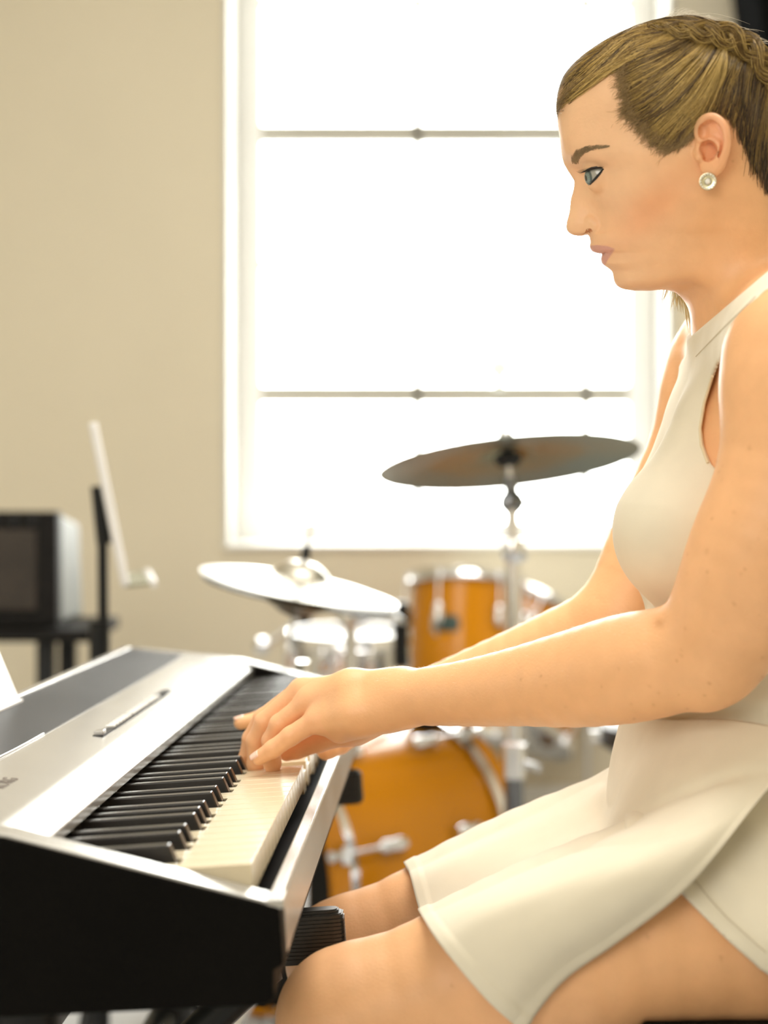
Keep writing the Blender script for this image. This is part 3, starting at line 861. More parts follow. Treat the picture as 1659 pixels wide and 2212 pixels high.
def poly_sd(px, py, poly):
    """signed distance to polygon, negative inside (2-D)"""
    poly = np.asarray(poly, float)
    d = np.full(px.shape, 1e18); s = np.ones(px.shape)
    n = len(poly)
    for i in range(n):
        a = poly[i]; b = poly[i - 1]
        ex, ey = b[0] - a[0], b[1] - a[1]
        wx, wy = px - a[0], py - a[1]
        t = np.clip((wx * ex + wy * ey) / (ex * ex + ey * ey + 1e-12), 0, 1)
        dx, dy = wx - ex * t, wy - ey * t
        d = np.minimum(d, dx * dx + dy * dy)
        c1 = py >= a[1]; c2 = py < b[1]; c3 = ex * wy > ey * wx
        allc = (c1 & c2 & c3) | (~c1 & ~c2 & ~c3)
        s = np.where(allc, -s, s)
    return s * np.sqrt(d)

BS = 16
def surface(fn, lo, hi, vox, lip=1.35, force=None):
    """naive surface nets on sparse blocks: returns verts, quads"""
    lo = np.asarray(lo, float); hi = np.asarray(hi, float)
    nb = np.ceil((hi - lo) / (vox * BS)).astype(int)
    gi = np.stack(np.meshgrid(*[np.arange(n) for n in nb], indexing='ij'), -1).reshape(-1, 3)
    cen = lo + (gi + .5) * BS * vox
    R = BS * vox * math.sqrt(3) / 2
    fc = fn(cen)
    act = np.abs(fc) < R * lip + .002
    if force is not None: act |= force(cen)
    gi = gi[act]
    loc = np.stack(np.meshgrid(*[np.arange(BS + 1)] * 3, indexing='ij'), -1).reshape(-1, 3)
    N = (nb * BS + 4).astype(np.int64)
    def key(I): return (I[..., 0] * N[1] + I[..., 1]) * N[2] + I[..., 2]
    VK = []; VP = []; E = [[], [], []]
    S = BS + 1
    ckey = []
    for g in gi:
        base = g * BS
        P = lo + (base + loc) * vox
        f = fn(P).reshape(S, S, S)
        neg = f < 0
        if neg.all() or not neg.any(): continue
        # cells
        cnt = np.zeros((BS, BS, BS), np.int32); acc = np.zeros((BS, BS, BS, 3))
        for ax in range(3):
            sl0 = [slice(None)] * 3; sl1 = [slice(None)] * 3
            sl0[ax] = slice(0, BS); sl1[ax] = slice(1, S)
            f0 = f[tuple(sl0)]; f1 = f[tuple(sl1)]
            cr = (f0 < 0) != (f1 < 0)
            t = np.where(cr, f0 / np.where(cr, f0 - f1, 1), 0)
            oth = [i for i in range(3) if i != ax]
            for da in (0, 1):
                for db in (0, 1):
                    s = [slice(0, BS)] * 3
                    s[oth[0]] = slice(da, da + BS); s[oth[1]] = slice(db, db + BS)
                    c = cr[tuple(s)]; tt = t[tuple(s)]
                    cnt += c
                    acc[..., ax] += np.where(c, tt, 0)
                    acc[..., oth[0]] += c * da; acc[..., oth[1]] += c * db
            # edges whose lower corner is inside this block
            s = [slice(0, BS)] * 3
            idx = np.argwhere(cr[tuple(s)])
            if len(idx):
                sg = (f0[tuple(s)][tuple(idx.T)] < 0)
                E[ax].append(np.concatenate([idx + base, sg[:, None]], 1))
        m = cnt > 0
        ci = np.argwhere(m)
        VP.append(lo + (ci + base + acc[m] / cnt[m][:, None]) * vox)
        VK.append(key((ci + base).astype(np.int64)))
    VK = np.concatenate(VK); VP = np.concatenate(VP)
    o = np.argsort(VK); VK = VK[o]; VP = VP[o]
    Q = []
    for ax in range(3):
        if not E[ax]: continue
        e = np.concatenate(E[ax]); I = e[:, :3].astype(np.int64); sg = e[:, 3].astype(bool)
        o1, o2 = [(1, 2), (2, 0), (0, 1)][ax]
        d1 = np.zeros(3, np.int64); d1[o1] = 1; d2 = np.zeros(3, np.int64); d2[o2] = 1
        ks = [key(I), key(I - d1), key(I - d1 - d2), key(I - d2)]
        ok = (I[:, o1] > 0) & (I[:, o2] > 0)
        ix = []
        for k in ks:
            j = np.searchsorted(VK, k); j = np.clip(j, 0, len(VK) - 1)
            ok &= VK[j] == k; ix.append(j)
        q = np.stack(ix, 1)[ok]; s = sg[ok]
        q[~s] = q[~s][:, ::-1]
        Q.append(q)
    return VP, np.concatenate(Q)

def grad(fn, P, e=4e-4):
    g = np.zeros_like(P)
    for i in range(3):
        d = np.zeros(3); d[i] = e
        g[:, i] = (fn(P + d) - fn(P - d)) / (2 * e)
    return g
def project(fn, P, it=1, lim=.0012):
    for _ in range(it):
        for i in range(0, len(P), 60000):
            p = P[i:i + 60000]; f = fn(p); g = grad(fn, p)
            g2 = (g * g).sum(1) + 1e-3
            st = -(f / g2)[:, None] * g
            n = np.linalg.norm(st, axis=1, keepdims=True)
            P[i:i + 60000] = p + st * np.minimum(1, lim / (n + 1e-12))
    return P

# ------------------------------------------------------------------ head field
HC0 = W(1470, 340, 1.33)
_v = HC0 - np.array([0, 0, CAMZ]); _v /= np.linalg.norm(_v)
_v = np.array([_v[0], _v[1], _v[2] * .55]); _v /= np.linalg.norm(_v)
EW = -_v                                   # towards the viewer's side (her left)
EU = np.array([_v[1], -_v[0], 0]); EU /= np.linalg.norm(EU)
EV = np.cross(EW, EU)
HR = np.stack([EU, EV, EW])                # rows
CAM0 = np.array([0, 0, CAMZ])
def HP(px, py, w=0.):
    """point of the head plane (offset w metres to her left) seen at pixel"""
    r = np.array([(px - CX) / FPX, 1., (HY - py) / FPX])
    t = ((HC0 + EW * w - CAM0) @ EW) / (r @ EW)
    return CAM0 + r * t
MM = .001
PXMM = FPX / 1.33 / 1000 * 1.0             # px per mm at the head's middle plane

front = pchip([30, 44, 48, 58, 75, 98, 127, 156, 182, 208, 235, 265, 296, 329, 350, 366, 381, 394, 410, 431, 458, 482, 500, 509, 514, 524, 530, 537, 544, 547, 550, 557, 569, 575, 583, 589, 602, 615, 627, 634, 640],
              [1500, 1475, 1450, 1400, 1350, 1307, 1266, 1236, 1220, 1211, 1208, 1208, 1210, 1213, 1216.5, 1224, 1233.5, 1241, 1245, 1252, 1261, 1268, 1271.5, 1272.6, 1273.6, 1275.5, 1273.6, 1276, 1286, 1300, 1301, 1299.5, 1300.4, 1307, 1318, 1323, 1325.3, 1329.7, 1343, 1362, 1400])
back = pchip([30, 44, 58, 80, 110, 150, 200, 260, 320, 380, 440, 520, 600, 660], [1480, 1502, 1560, 1602, 1650, 1692, 1722, 1738, 1740, 1728, 1703, 1682, 1670, 1665])
ROWS = [
 (40, [(0, 0), (10, 1), (30, 2), (60, 2), (100, 2)]),
 (62, [(0, 0), (10, 16), (30, 27), (60, 34), (100, 35)]),
 (100, [(0, 0), (6, 20), (20, 37), (50, 52), (100, 57)]),
 (160, [(0, 0), (4, 20), (12, 35), (30, 51), (60, 62), (100, 69)]),
 (230, [(0, 0), (2.5, 20), (7, 33), (16, 45), (32, 55), (60, 65), (100, 73)]),
 (300, [(0, 0), (2, 18), (5.5, 31), (11, 41), (20, 48.5), (34, 54.5), (60, 65), (100, 73)]),
 (335, [(0, 0), (1.6, 12), (4.5, 24), (8.5, 35), (14, 43), (22, 49), (34, 55), (60, 65), (100, 72)]),
 (352, [(0, 0), (2, 8.5), (5.5, 18), (10, 29), (15, 38), (23, 46), (34, 54), (60, 65), (100, 72)]),
 (366, [(0, 0), (2.4, 7), (7, 13), (12, 20), (16, 30), (21, 38), (28, 45), (38, 53), (60, 64), (100, 71)]),
 (382, [(0, 0), (2.4, 6.5), (7, 10.5), (14, 16), (19, 27), (24, 37), (31, 45), (42, 54), (60, 64), (100, 70)]),
 (400, [(0, 0), (2, 6.5), (6, 10.5), (11, 15), (16, 22), (20, 32), (25, 41), (33, 49), (45, 57.5), (60, 63.5), (100, 69.5)]),
 (430, [(0, 0), (2, 8), (6, 14), (11, 20), (17, 29.5), (24, 39), (33, 48.5), (45, 57), (59, 62), (93, 68), (100, 68)]),
 (458, [(0, 0), (2, 7.5), (6, 12), (11, 17), (16, 23.5), (22, 32.5), (31, 43.5), (45, 53.5), (59, 58), (89, 65), (100, 65)]),
 (482, [(0, 0), (2, 7.5), (6, 12), (11, 17), (16, 24.5), (24, 35.5), (34, 44.5), (47, 52), (60, 55.5), (85, 61), (100, 61)]),
 (500, [(0, 0), (2, 8.5), (6, 14.5), (11, 21), (19, 31), (31, 41.5), (45, 49), (60, 53.5), (84, 58), (100, 58)]),
 (511, [(0, 0), (1.8, 8), (5, 16), (10, 24), (18, 32), (31, 41), (46, 47.5), (61, 52), (100, 56)]),
 (523, [(0, 0), (1.6, 8), (4, 15), (9, 23), (17, 31), (30, 40), (45, 46.5), (60, 50.5), (100, 55)]),
 (537, [(0, 0), (2.2, 8), (5, 14), (9.5, 20.5), (14, 25), (21, 31), (33, 39.5), (46, 46), (62, 50), (100, 54)]),
 (547, [(0, 0), (1.6, 8), (4, 14.5), (7.5, 20), (10.5, 24), (16, 29), (28, 38), (42, 45), (58, 49), (100, 53)]),
 (563, [(0, 0), (2.3, 8), (5.5, 14.5), (10, 20.5), (15, 26), (25, 34), (38, 41.5), (54, 47), (100, 52)]),
 (584, [(0, 0), (2, 8), (5, 14), (9.5, 20.5), (17, 27.5), (30, 36.5), (46, 43), (70, 48), (100, 51)]),
 (604, [(0, 0), (2, 9.5), (5.5, 16.5), (11, 23.5), (20, 31), (34, 37.5), (60, 44), (100, 49)]),
 (622, [(0, 0), (2.6, 10), (7, 16.5), (15, 23), (28, 30), (45, 36), (100, 46)]),
 (634, [(0, 0), (4, 9), (12, 16), (28, 25), (60, 36), (100, 44)]),
 (700, [(0, 0), (4, 9), (12, 16), (28, 25), (60, 36), (100, 44)]),
]
_gx = np.arange(1150, 1860, 1.0); _gy = np.arange(0, 720, 1.0)
A_GRID = np.concatenate([np.arange(0, 12, .25), np.arange(12, 130, 1.)])
_rowG = []
for y, pts in ROWS:
    a = np.array([p[0] for p in pts]); w2 = np.array([p[1] for p in pts], float) ** 2
    f = pchip(a, w2); v = f(np.minimum(A_GRID, 100.))
    _rowG.append(v)
_rowG = np.array(_rowG); _ry = np.array([r[0] for r in ROWS], float)
_G = np.zeros((len(_gy), len(_gx)))
AB = np.arange(-30, 150, 1.0)      # mm from x = 1227 px
_absG = []
for (y, pts), _g in zip(ROWS, _rowG):
    a = AB - (float(front(y)) - 1227) / PXMM
    _absG.append(np.where(a < 0, a * 45., np.interp(np.clip(a, 0, 129), A_GRID, _g)))
_absG = np.array(_absG)
_absAll = np.stack([pchip(_ry, _absG[:, j])(np.clip(_gy, 40, 700)) for j in range(len(AB))], 1)
_rowf = [pchip(_ry, _rowG[:, j]) for j in range(len(A_GRID))]
_rowAll = np.stack([f(np.clip(_gy, 40, 700)) for f in _rowf], 1)     # (ny, nA)
for i, y in enumerate(_gy):
    fr_ = float(front(y)); bk = float(back(y))
    a = (_gx - fr_) / PXMM
    row = np.interp(np.clip(a, 0, 129), A_GRID, _rowAll[i])
    wb_ = np.clip((a - 13) / 20., 0, 1) * (1 if y > 250 else max(0, (y - 190) / 60)); wb_ = wb_ * wb_ * (3 - 2 * wb_)
    row = row * (1 - wb_) + np.interp((_gx - 1227) / PXMM, AB, _absAll[i]) * wb_
    uc = min(100., (bk - fr_) / PXMM * .55)
    row = np.where(a > uc, np.interp(uc, A_GRID, _rowAll[i]) * (1 - ((a - uc) / max((bk - fr_) / PXMM - uc, 1)) ** 2), row)
    row = np.where(a < 0, a * 45., row)
    if y < 44: row = row - (44 - y) * 60
    _G[i] = row
def _blur(A, s):
    k = np.exp(-.5 * (np.arange(-int(3 * s), int(3 * s) + 1) / s) ** 2); k /= k.sum()
    r = len(k) // 2
    B = np.pad(A, r, mode='edge')
    B = sum(k[j] * B[j:j + A.shape[0], :] for j in range(len(k)))
    return sum(k[j] * B[:, j:j + A.shape[1]] for j in range(len(k)))
_Gs = _blur(_G, 1.8); _Gl = _blur(_G, 9.0)
# keep crisp around nose and lips, softer over cheeks and skull
_wf = np.clip((_gx[None, :] - front(_gy)[:, None]) / PXMM / 18. - .5, 0, 1)
_wf = np.maximum(_wf, np.clip((300 - _gy[:, None]) / 60., 0, 1) * np.ones_like(_wf))
_G = _Gs * (1 - _wf) + _Gl * _wf
_dGy, _dGx = np.gradient(_G)
def bil(A, px, py):
    x = np.clip(px - _gx[0], 0, len(_gx) - 1.001); y = np.clip(py - _gy[0], 0, len(_gy) - 1.001)
    i = x.astype(int); j = y.astype(int); fx = x - i; fy = y - j
    return (A[j, i] * (1 - fx) + A[j, i + 1] * fx) * (1 - fy) + (A[j + 1, i] * (1 - fx) + A[j + 1, i + 1] * fx) * fy
def head_px(P):
    L = (P - HC0) @ HR.T
    Q = HC0 + L[:, 0:1] * EU + L[:, 1:2] * EV
    px, py = proj(Q)
    return px, py, L[:, 2] * 1000
jaw = pchip([1300, 1362, 1400, 1437, 1465, 1500, 1540, 1600, 1800], [640, 634.5, 631, 621, 611, 604, 606, 620, 640])
def f_skull(P, full=False):
    px, py, w = head_px(P)
    G = bil(_G, px, py)
    gx = bil(_dGx, px, py) * PXMM; gy = bil(_dGy, px, py) * PXMM
    d = (w * w - G) / np.sqrt(gx * gx + gy * gy + 4 * w * w + 40.)
    out = np.maximum(np.maximum(1150 - px, px - 1858), -py + 1) / PXMM
    d = np.where(out > -3, np.maximum(d, out + 3), d)
    jw = (py - jaw(px)) / PXMM * .8
    d = smax(d, jw, 9.)
    return d * MM
def surf_w(px, py):
    """half width (mm) of the head surface seen at head-plane pixel"""
    return np.sqrt(np.maximum(bil(_G, np.atleast_1d(px).astype(float), np.atleast_1d(py).astype(float)), 0))

# eye (both sides mirrored through the head plane)
EYE_W = 31.0
def mirror_w(P):
    L = (P - HC0) @ HR.T
    L[:, 2] = np.abs(L[:, 2])
    return HC0 + L @ HR
EYE_C = HP(1297, 379, EYE_W * MM)
EYE_R = .0122
def plane_line(p, q, w):
    """inside test value: signed distance (m) of points to the plane through the line p-q (seen at offset w)"""
    A = HP(*p, w); B = HP(*q, w)
    t = B - A; n = np.cross(t, EW); n /= np.linalg.norm(n)
    return A, n
_la, _ln = plane_line((1255, 371), (1308, 362.5), EYE_W * MM)     # upper lid line
_lb, _lnb = plane_line((1272, 402), (1309, 366), EYE_W * MM)      # lower lid line
# n = t x EW : for t pointing right (EU), EU x EW = -EV  (down)
EARP = [((1512, 300), 75), ((1509, 283), 76), ((1513, 268), 78), ((1523, 257), 80), ((1538, 253), 82), ((1553, 260), 84), ((1564, 275), 85.5), ((1569, 295), 86), ((1569, 318), 85.5), ((1563, 340), 83.5), ((1553, 357), 80), ((1543, 368), 77.5)]
def resam(L, n):
    A = np.array([[p[0][0], p[0][1], p[1]] for p in L], float); m = len(A); out = []
    for t in np.linspace(0, m - 1, n):
        i = min(int(t), m - 2); u = t - i
        p1, p2 = A[i], A[i + 1]; p0 = A[i - 1] if i else 2 * p1 - p2; p3 = A[i + 2] if i + 2 < m else 2 * p2 - p1
        q = .5 * (2 * p1 + (-p0 + p2) * u + (2 * p0 - 5 * p1 + 4 * p2 - p3) * u * u + (-p0 + 3 * p1 - 3 * p2 + p3) * u ** 3)
        out.append(HP(q[0], q[1], q[2] * MM))
    return out
EAR_H = resam(EARP, 30)
ANTI = resam([((1518, 303), 77), ((1534, 301), 80), ((1548, 308), 82), ((1555, 321), 82.5), ((1553, 336), 81.5), ((1545, 349), 79.5)], 14)
GVP = resam([((1517, 292), 78.5), ((1519, 277), 80.5), ((1529, 266), 82), ((1543, 264.5), 83.3), ((1555, 276), 84.8), ((1562, 295), 85.4), ((1562, 317), 85), ((1556, 338), 82.5)], 20)
def f_ear(P):
    c = HP(1538, 312, 78 * MM)
    tilt = np.array([EU * math.cos(.30) + EW * math.sin(.30), EV, EW * math.cos(.30) - EU * math.sin(.30)])
    base = ell(P, c - EW * .0015, (.0125, .0205, .0030), tilt)
    for i in range(len(EAR_H) - 1):
        base = smin(base, cone(P, EAR_H[i], EAR_H[i + 1], .0023, .0023), .0030)
    an = np.full(len(P), 1e9)
    for i in range(len(ANTI) - 1):
        an = np.minimum(an, cone(P, ANTI[i], ANTI[i + 1], .0017, .0018))
    base = smin(base, an, .003)
    base = smin(base, ell(P, HP(1535, 364, 76.5 * MM), (.0062, .0070, .0030), tilt), .005)
    base = smin(base, cone(P, HP(1552, 352, 76 * MM), HP(1556, 280, 76 * MM), .004, .005), .006)   # back of the ear to the skull
    cut = ell(P, HP(1529, 326, 79 * MM), (.0078, .0080, .0100), tilt)
    base = smax(base, -cut, .0011)
    gv = np.full(len(P), 1e9)
    for a_, b_ in zip(GVP[:-1], GVP[1:]): gv = np.minimum(gv, cone(P, a_, b_, .0021, .0021))
    base = smax(base, -gv, .0012)
    base = smax(base, -cone(P, HP(1512, 322, 79 * MM), HP(1511, 352, 77 * MM), .0021, .0018), .0014)
    cut2 = ell(P, HP(1520, 284, 79.5 * MM), (.0038, .0058, .0042), tilt)
    base = smax(base, -cut2, .0016)
    base = smin(base, cone(P, HP(1507, 330, 71 * MM), HP(1510, 340, 75 * MM), .0034, .0030), .003)  # tragus
    return base
# the nose is a field of its own, blended on to the face
nfront = pchip([385, 394, 407, 431, 452, 477, 491, 500, 505, 508, 512], [1238, 1240.5, 1239.5, 1233, 1230.8, 1227, 1226.4, 1228.6, 1234, 1243, 1262])
nwid = pchip([385, 407, 431, 452, 470, 484, 500, 512], [7.2, 7.6, 8.8, 10.0, 11.2, 12.2, 11.6, 10.5])
nbot = pchip([1215, 1230, 1240, 1254, 1266, 1280, 1300, 1340], [499, 503, 507, 507.5, 505.5, 502, 499, 499])
def f_nose(P):
    px, py, w = head_px(P)
    a = (px - nfront(np.clip(py, 385, 512))) / PXMM
    W_ = nwid(np.clip(py, 385, 512))
    G = W_ ** 2 * (1 - np.exp(-np.maximum(a, 0) / 3.6)) * (1 + np.clip(a, 0, 24) * .022)
    ga = W_ ** 2 / 3.6 * np.exp(-np.clip(a, 0, 40) / 3.6)
    G = np.where(a < 0, a * W_ ** 2 / 3.6, G)
    d = (w * w - G) / np.sqrt(ga * ga + 4 * w * w + 14.)
    d = smax(d, (py - nbot(px)) / PXMM, 2.6)
    d = smax(d, (396 - py) / PXMM, 8.)
    d = smax(d, (px - 1312) / PXMM, 4.)
    return d * MM
MOUTH_Y = 547
def f_head(P):
    d = f_skull(P)
    near = np.abs(d) < .034
    if not near.any(): return d
    Q = mirror_w(P[near]); f = d[near]
    f = smin(f, f_nose(Q), .0045)
    # eyelids, alae, lips, brow ridge
    f = smin(f, ell(Q, EYE_C, (EYE_R + .0013,) * 3), .004)
    f = smin(f, cone(Q, HP(1279, 480, 11.3 * MM), HP(1288, 487, 12.8 * MM), .0058, .0056), .0022)     # nostril wing
    f = smin(f, ell(Q, HP(1247, 488, 0), (.0074, .0070, .0080), HR), .005)                             # nose tip
    ul = np.full(len(Q), 1e9)
    UL = [((1285, 536.5), 0, 2.6), ((1292, 537), 7, 3.0), ((1304, 538), 14, 2.4), ((1320, 540.5), 21, 1.3)]
    for (p, w, r), (p2, w2, r2) in zip(UL[:-1], UL[1:]):
        ul = np.minimum(ul, cone(Q, HP(*p, w * MM), HP(*p2, w2 * MM), r * MM, r2 * MM))
    f = smin(f, ul, .003)
    ll_ = np.full(len(Q), 1e9)
    LL = [((1309, 560), 0, 3.2), ((1311, 558.5), 7, 3.2), ((1315, 553), 14, 2.3), ((1322, 545), 20.5, 1.2)]
    for (p, w, r), (p2, w2, r2) in zip(LL[:-1], LL[1:]):
        ll_ = np.minimum(ll_, cone(Q, HP(*p, w * MM), HP(*p2, w2 * MM), r * MM, r2 * MM))
    f = smin(f, ll_, .003)
    mc = np.full(len(Q), 1e9)
    ML = [((1292, 547.5), 0, .9), ((1302, 546), 9, 1.0), ((1313, 542.5), 17, .9), ((1327, 540), 26, .9)]
    for (p, w, r), (p2, w2, r2) in zip(ML[:-1], ML[1:]):
        mc = np.minimum(mc, cone(Q, HP(*p, w * MM), HP(*p2, w2 * MM), r * MM, r2 * MM))
    f = smax(f, -mc, .0016)
    f = smax(f, -cone(Q, HP(1258, 500.5, 8 * MM), HP(1279, 495.5, 13.5 * MM), .0019, .0017), .0012)        # nostril
    # eye opening
    up = (Q - _la) @ _ln; dn = -((Q - _lb) @ _lnb)
    L = (Q - EYE_C) @ HR.T
    wedge = np.maximum(np.maximum(-up, -dn), np.maximum(L[:, 0] - .0042, -(L[:, 2] + .013)))
    wedge = np.maximum(wedge, np.linalg.norm(Q - EYE_C, axis=1) - .0148)
    f = smax(f, -wedge, .0010)
    f = np.maximum(f, -(np.linalg.norm(Q - EYE_C, axis=1) - EYE_R + .0002) * 0 - 1)                   # (eyeball is its own part)
    # lid crease
    cr = np.full(len(Q), 1e9)
    CRS = [((1262, 359), 27), ((1275, 352), 33), ((1292, 351), 39), ((1312, 357), 44)]
    pts = []
    for (p, w) in CRS:
        q = HP(*p, w * MM); v = q - EYE_C; v /= np.linalg.norm(v); pts.append(EYE_C + v * (EYE_R + .0016))
    for a, b in zip(pts[:-1], pts[1:]): cr = np.minimum(cr, cone(Q, a, b, .0007, .0007))
    f = smax(f, -cr, .0016)
    f = smin(f, f_ear(Q), .0022)
    d[near] = f
    return d

# ------------------------------------------------------------------ body field
def chain(px, k=.012, flat=None):
    """list of (px, py, depth, radius) -> cones"""
    return [(W(*a[:3]), W(*b[:3]), a[3], b[3]) for a, b in zip(px[:-1], px[1:])]
GR = []      # groups: list of (fn, lo, hi, k)
def bounds(pts, r):
    pts = np.array(pts); return pts.min(0) - r, pts.max(0) + r
def add_chain(px, k, join):
    A = np.array(px, float); m = len(A); out = []
    ns = 3 * (m - 1) + 1
    for t in np.linspace(0, m - 1, ns):
        i = min(int(t), m - 2); u = t - i
        p1, p2 = A[i], A[i + 1]; p0 = A[i - 1] if i else 2 * p1 - p2; p3 = A[i + 2] if i + 2 < m else 2 * p2 - p1
        out.append(.5 * (2 * p1 + (-p0 + p2) * u + (2 * p0 - 5 * p1 + 4 * p2 - p3) * u * u + (-p0 + 3 * p1 - 3 * p2 + p3) * u ** 3))
    out = np.array(out); out[:, 3] += min(k, .02) * .09
    ch = chain([tuple(o_) for o_ in out])
    pts = [W(*p[:3]) for p in px]; rm = max(p[3] for p in px) + .004
    lo, hi = bounds(pts, rm)
    def fn(P):
        f = None
        for a, b, ra, rb in ch:
            d = cone(P, a, b, ra, rb)
            f = d if f is None else smin(f, d, .0015)
        return f
    GR.append([fn, lo, hi, join]); return fn

# torso rows: py -> front px, back px, half width (m); middle plane depth TD
TD = 1.375
TR = [(600, 1530, 1715, .052), (660, 1530, 1760, .056), (700, 1520, 1800, .082), (735, 1516, 1840, .118), (790, 1500, 1885, .146), (850, 1478, 1915, .150), (950, 1452, 1935, .146), (1060, 1428, 1940, .140), (1160, 1412, 1930, .135),
      (1260, 1422, 1905, .126), (1400, 1408, 1875, .117), (1560, 1378, 1860, .118), (1680, 1352, 1880, .134), (1790, 1335, 1900, .160), (1900, 1350, 1915, .172), (2010, 1400, 1915, .172), (2120, 1430, 1900, .160), (2190, 1450, 1890, .150)]
_tz = [CAMZ + (HY - r[0]) / FPX * TD for r in TR][::-1]
_tf = pchip(_tz, [(r[1] - CX) / FPX * TD for r in TR][::-1])
_tb = pchip(_tz, [(r[2] - CX) / FPX * TD for r in TR][::-1])
_tw = pchip(_tz, [r[3] for r in TR][::-1])
def f_torso(P):
    z = np.clip(P[:, 2], _tz[0], _tz[-1])
    xf, xb, w = _tf(z), _tb(z), _tw(z)
    xc = (xf + xb) / 2; a = (xb - xf) / 2
    X = np.abs(P[:, 0] - xc) / a; Y = np.abs(P[:, 1] - TD) / w
    k = (X ** 2.35 + Y ** 2.35) ** (1 / 2.35)
    d = (k - 1) * np.minimum(a, w) * .9
    dz = np.maximum(_tz[0] - P[:, 2], P[:, 2] - _tz[-1])
    return smax(d, dz, .03)
_br = [[W(1556, 940, TD + s * .055), W(1499, 1140, TD + s * .066), .030, .0550] for s in (-1, 1)]
def f_bust(P):
    f = None
    for a, b, ra, rb in _br:
        d = cone(P, a, b, ra, rb); d = smin(d, ell(P, b + np.array([-.004, 0, -.004]), (.0545, .056, .056)), .01)
        f = d if f is None else smin(f, d, .030)
    return f
def f_trunk(P): return smin(f_torso(P), f_bust(P), .03)
GR.append([f_trunk, *bounds([W(1300, 560, 1.2), W(1960, 2230, 1.2), W(1300, 560, 1.56), W(1960, 2230, 1.56)], .01), .02])
# neck
add_chain([(1625, 470, 1.345, .050), (1610, 560, 1.35, .0498), (1634, 640, 1.362, .0508), (1676, 740, 1.375, .060)], .02, .018)
add_chain([(1604, 500, 1.292, .006), (1584, 560, 1.306, .008), (1560, 660, 1.335, .009), (1548, 720, 1.360, .008)], .01, .016)   # neck muscle
# shoulders
add_chain([(1660, 700, 1.33, .045), (1745, 745, 1.225, .056), (1752, 830, 1.205, .058)], .03, .035)
add_chain([(1650, 700, 1.42, .045), (1600, 760, 1.53, .055), (1570, 840, 1.55, .052)], .03, .035)
# arms: near (left)
NEAR_ARM = [(1768, 800, 1.205, .057), (1745, 930, 1.195, .054), (1695, 1080, 1.195, .0515), (1640, 1200, 1.20, .0495), (1590, 1310, 1.21, .0450), (1548, 1380, 1.225, .0410)]
add_chain(NEAR_ARM, .02, .030)
NEAR_FORE = [(1520, 1412, 1.228, .0340), (1440, 1428, 1.245, .0385), (1350, 1445, 1.268, .0400), (1240, 1466, 1.30, .0365), (1120, 1483, 1.335, .0303), (1010, 1497, 1.365, .0258), (900, 1506, 1.398, .0224), (850, 1511, 1.415, .0215)]
add_chain(NEAR_FORE, .012, .012)
add_chain([(1545, 1430, 1.225, .026), (1530, 1484, 1.223, .0140)], .01, .018)      # elbow point
# far (right)
FAR_ARM = [(1572, 830, 1.55, .050), (1510, 980, 1.555, .046), (1440, 1130, 1.555, .0435), (1385, 1250, 1.55, .041), (1350, 1330, 1.545, .038)]
add_chain(FAR_ARM, .02, .030)
FAR_FORE = [(1345, 1345, 1.545, .036), (1260, 1380, 1.56, .037), (1150, 1425, 1.58, .034), (1030, 1465, 1.60, .028), (920, 1500, 1.62, .0225), (860, 1518, 1.635, .021)]
add_chain(FAR_FORE, .012, .022)
# legs
NEAR_LEG = [(1760, 2010, 1.275, .086), (1560, 2000, 1.245, .079), (1330, 2030, 1.235, .0705), (1120, 2085, 1.235, .0615), (930, 2150, 1.24, .053), (760, 2205, 1.245, .0475)]
FAR_LEG = [(1700, 1850, 1.47, .086), (1500, 1845, 1.49, .076), (1300, 1875, 1.50, .069), (1100, 1930, 1.505, .0605), (900, 2010, 1.505, .052), (752, 2070, 1.505, .0465)]
add_chain(NEAR_LEG, .03, .035); add_chain(FAR_LEG, .03, .035)
def leg_down(px, py, d):
    k = W(px, py, d); x, y, z = k
    pts = [(x, y, z, .0475), (x + .012, y, z - .06, .043), (x + .026, y, z - .14, .050), (x + .034, y, z - .24, .041), (x + .056, y, z - .36, .029), (x + .066, y, .085, .0285), (x + .064, y, .05, .030)]
    foot = [(x + .09, y, .035, .027), (x + .035, y, .040, .030), (x - .035, y, .028, .026), (x - .09, y, .020, .018)]
    def fn(P):
        f = None
        for a, b in list(zip(pts[:-1], pts[1:])) + list(zip(foot[:-1], foot[1:])):
            d_ = cone(P, a[:3], b[:3], a[3], b[3])
            f = d_ if f is None else smin(f, d_, .02)
        return smax(f, -(P[:, 2] - .004), .006)
    lo, hi = bounds([p[:3] for p in pts + foot], .055)
    GR.append([fn, lo, hi, .03])
leg_down(752, 2205, 1.245); leg_down(745, 2072, 1.505)

# hands -------------------------------------------------------------
def hand(palm, fingers, kp=.010, kf=.0015):
    pal = [(W(*a[:3]), W(*b[:3]), a[3], b[3]) for a, b in palm]
    fl = [[(W(*p[:3]), p[3]) for p in f] for f in fingers]
    allp = [q for a, b, _, _ in pal for q in (a, b)] + [p for f in fl for p, _ in f]
    lo, hi = bounds(allp, .024)
    def fn(P):
        f = None
        for a, b, ra, rb in pal:
            d = cone(P, a, b, ra, rb); f = d if f is None else smin(f, d, kp)
        g = f
        fs = []
        for fi in fl:
            e = None
            for (a, ra), (b, rb) in zip(fi[:-1], fi[1:]):
                d = cone(P, a, b, ra, rb); e = d if e is None else smin(e, d, .003)
            fs.append(e)
            g = np.minimum(g, smin(f, e, kf + .006))
        return g
    GR.append([fn, lo, hi, .010]); return fl
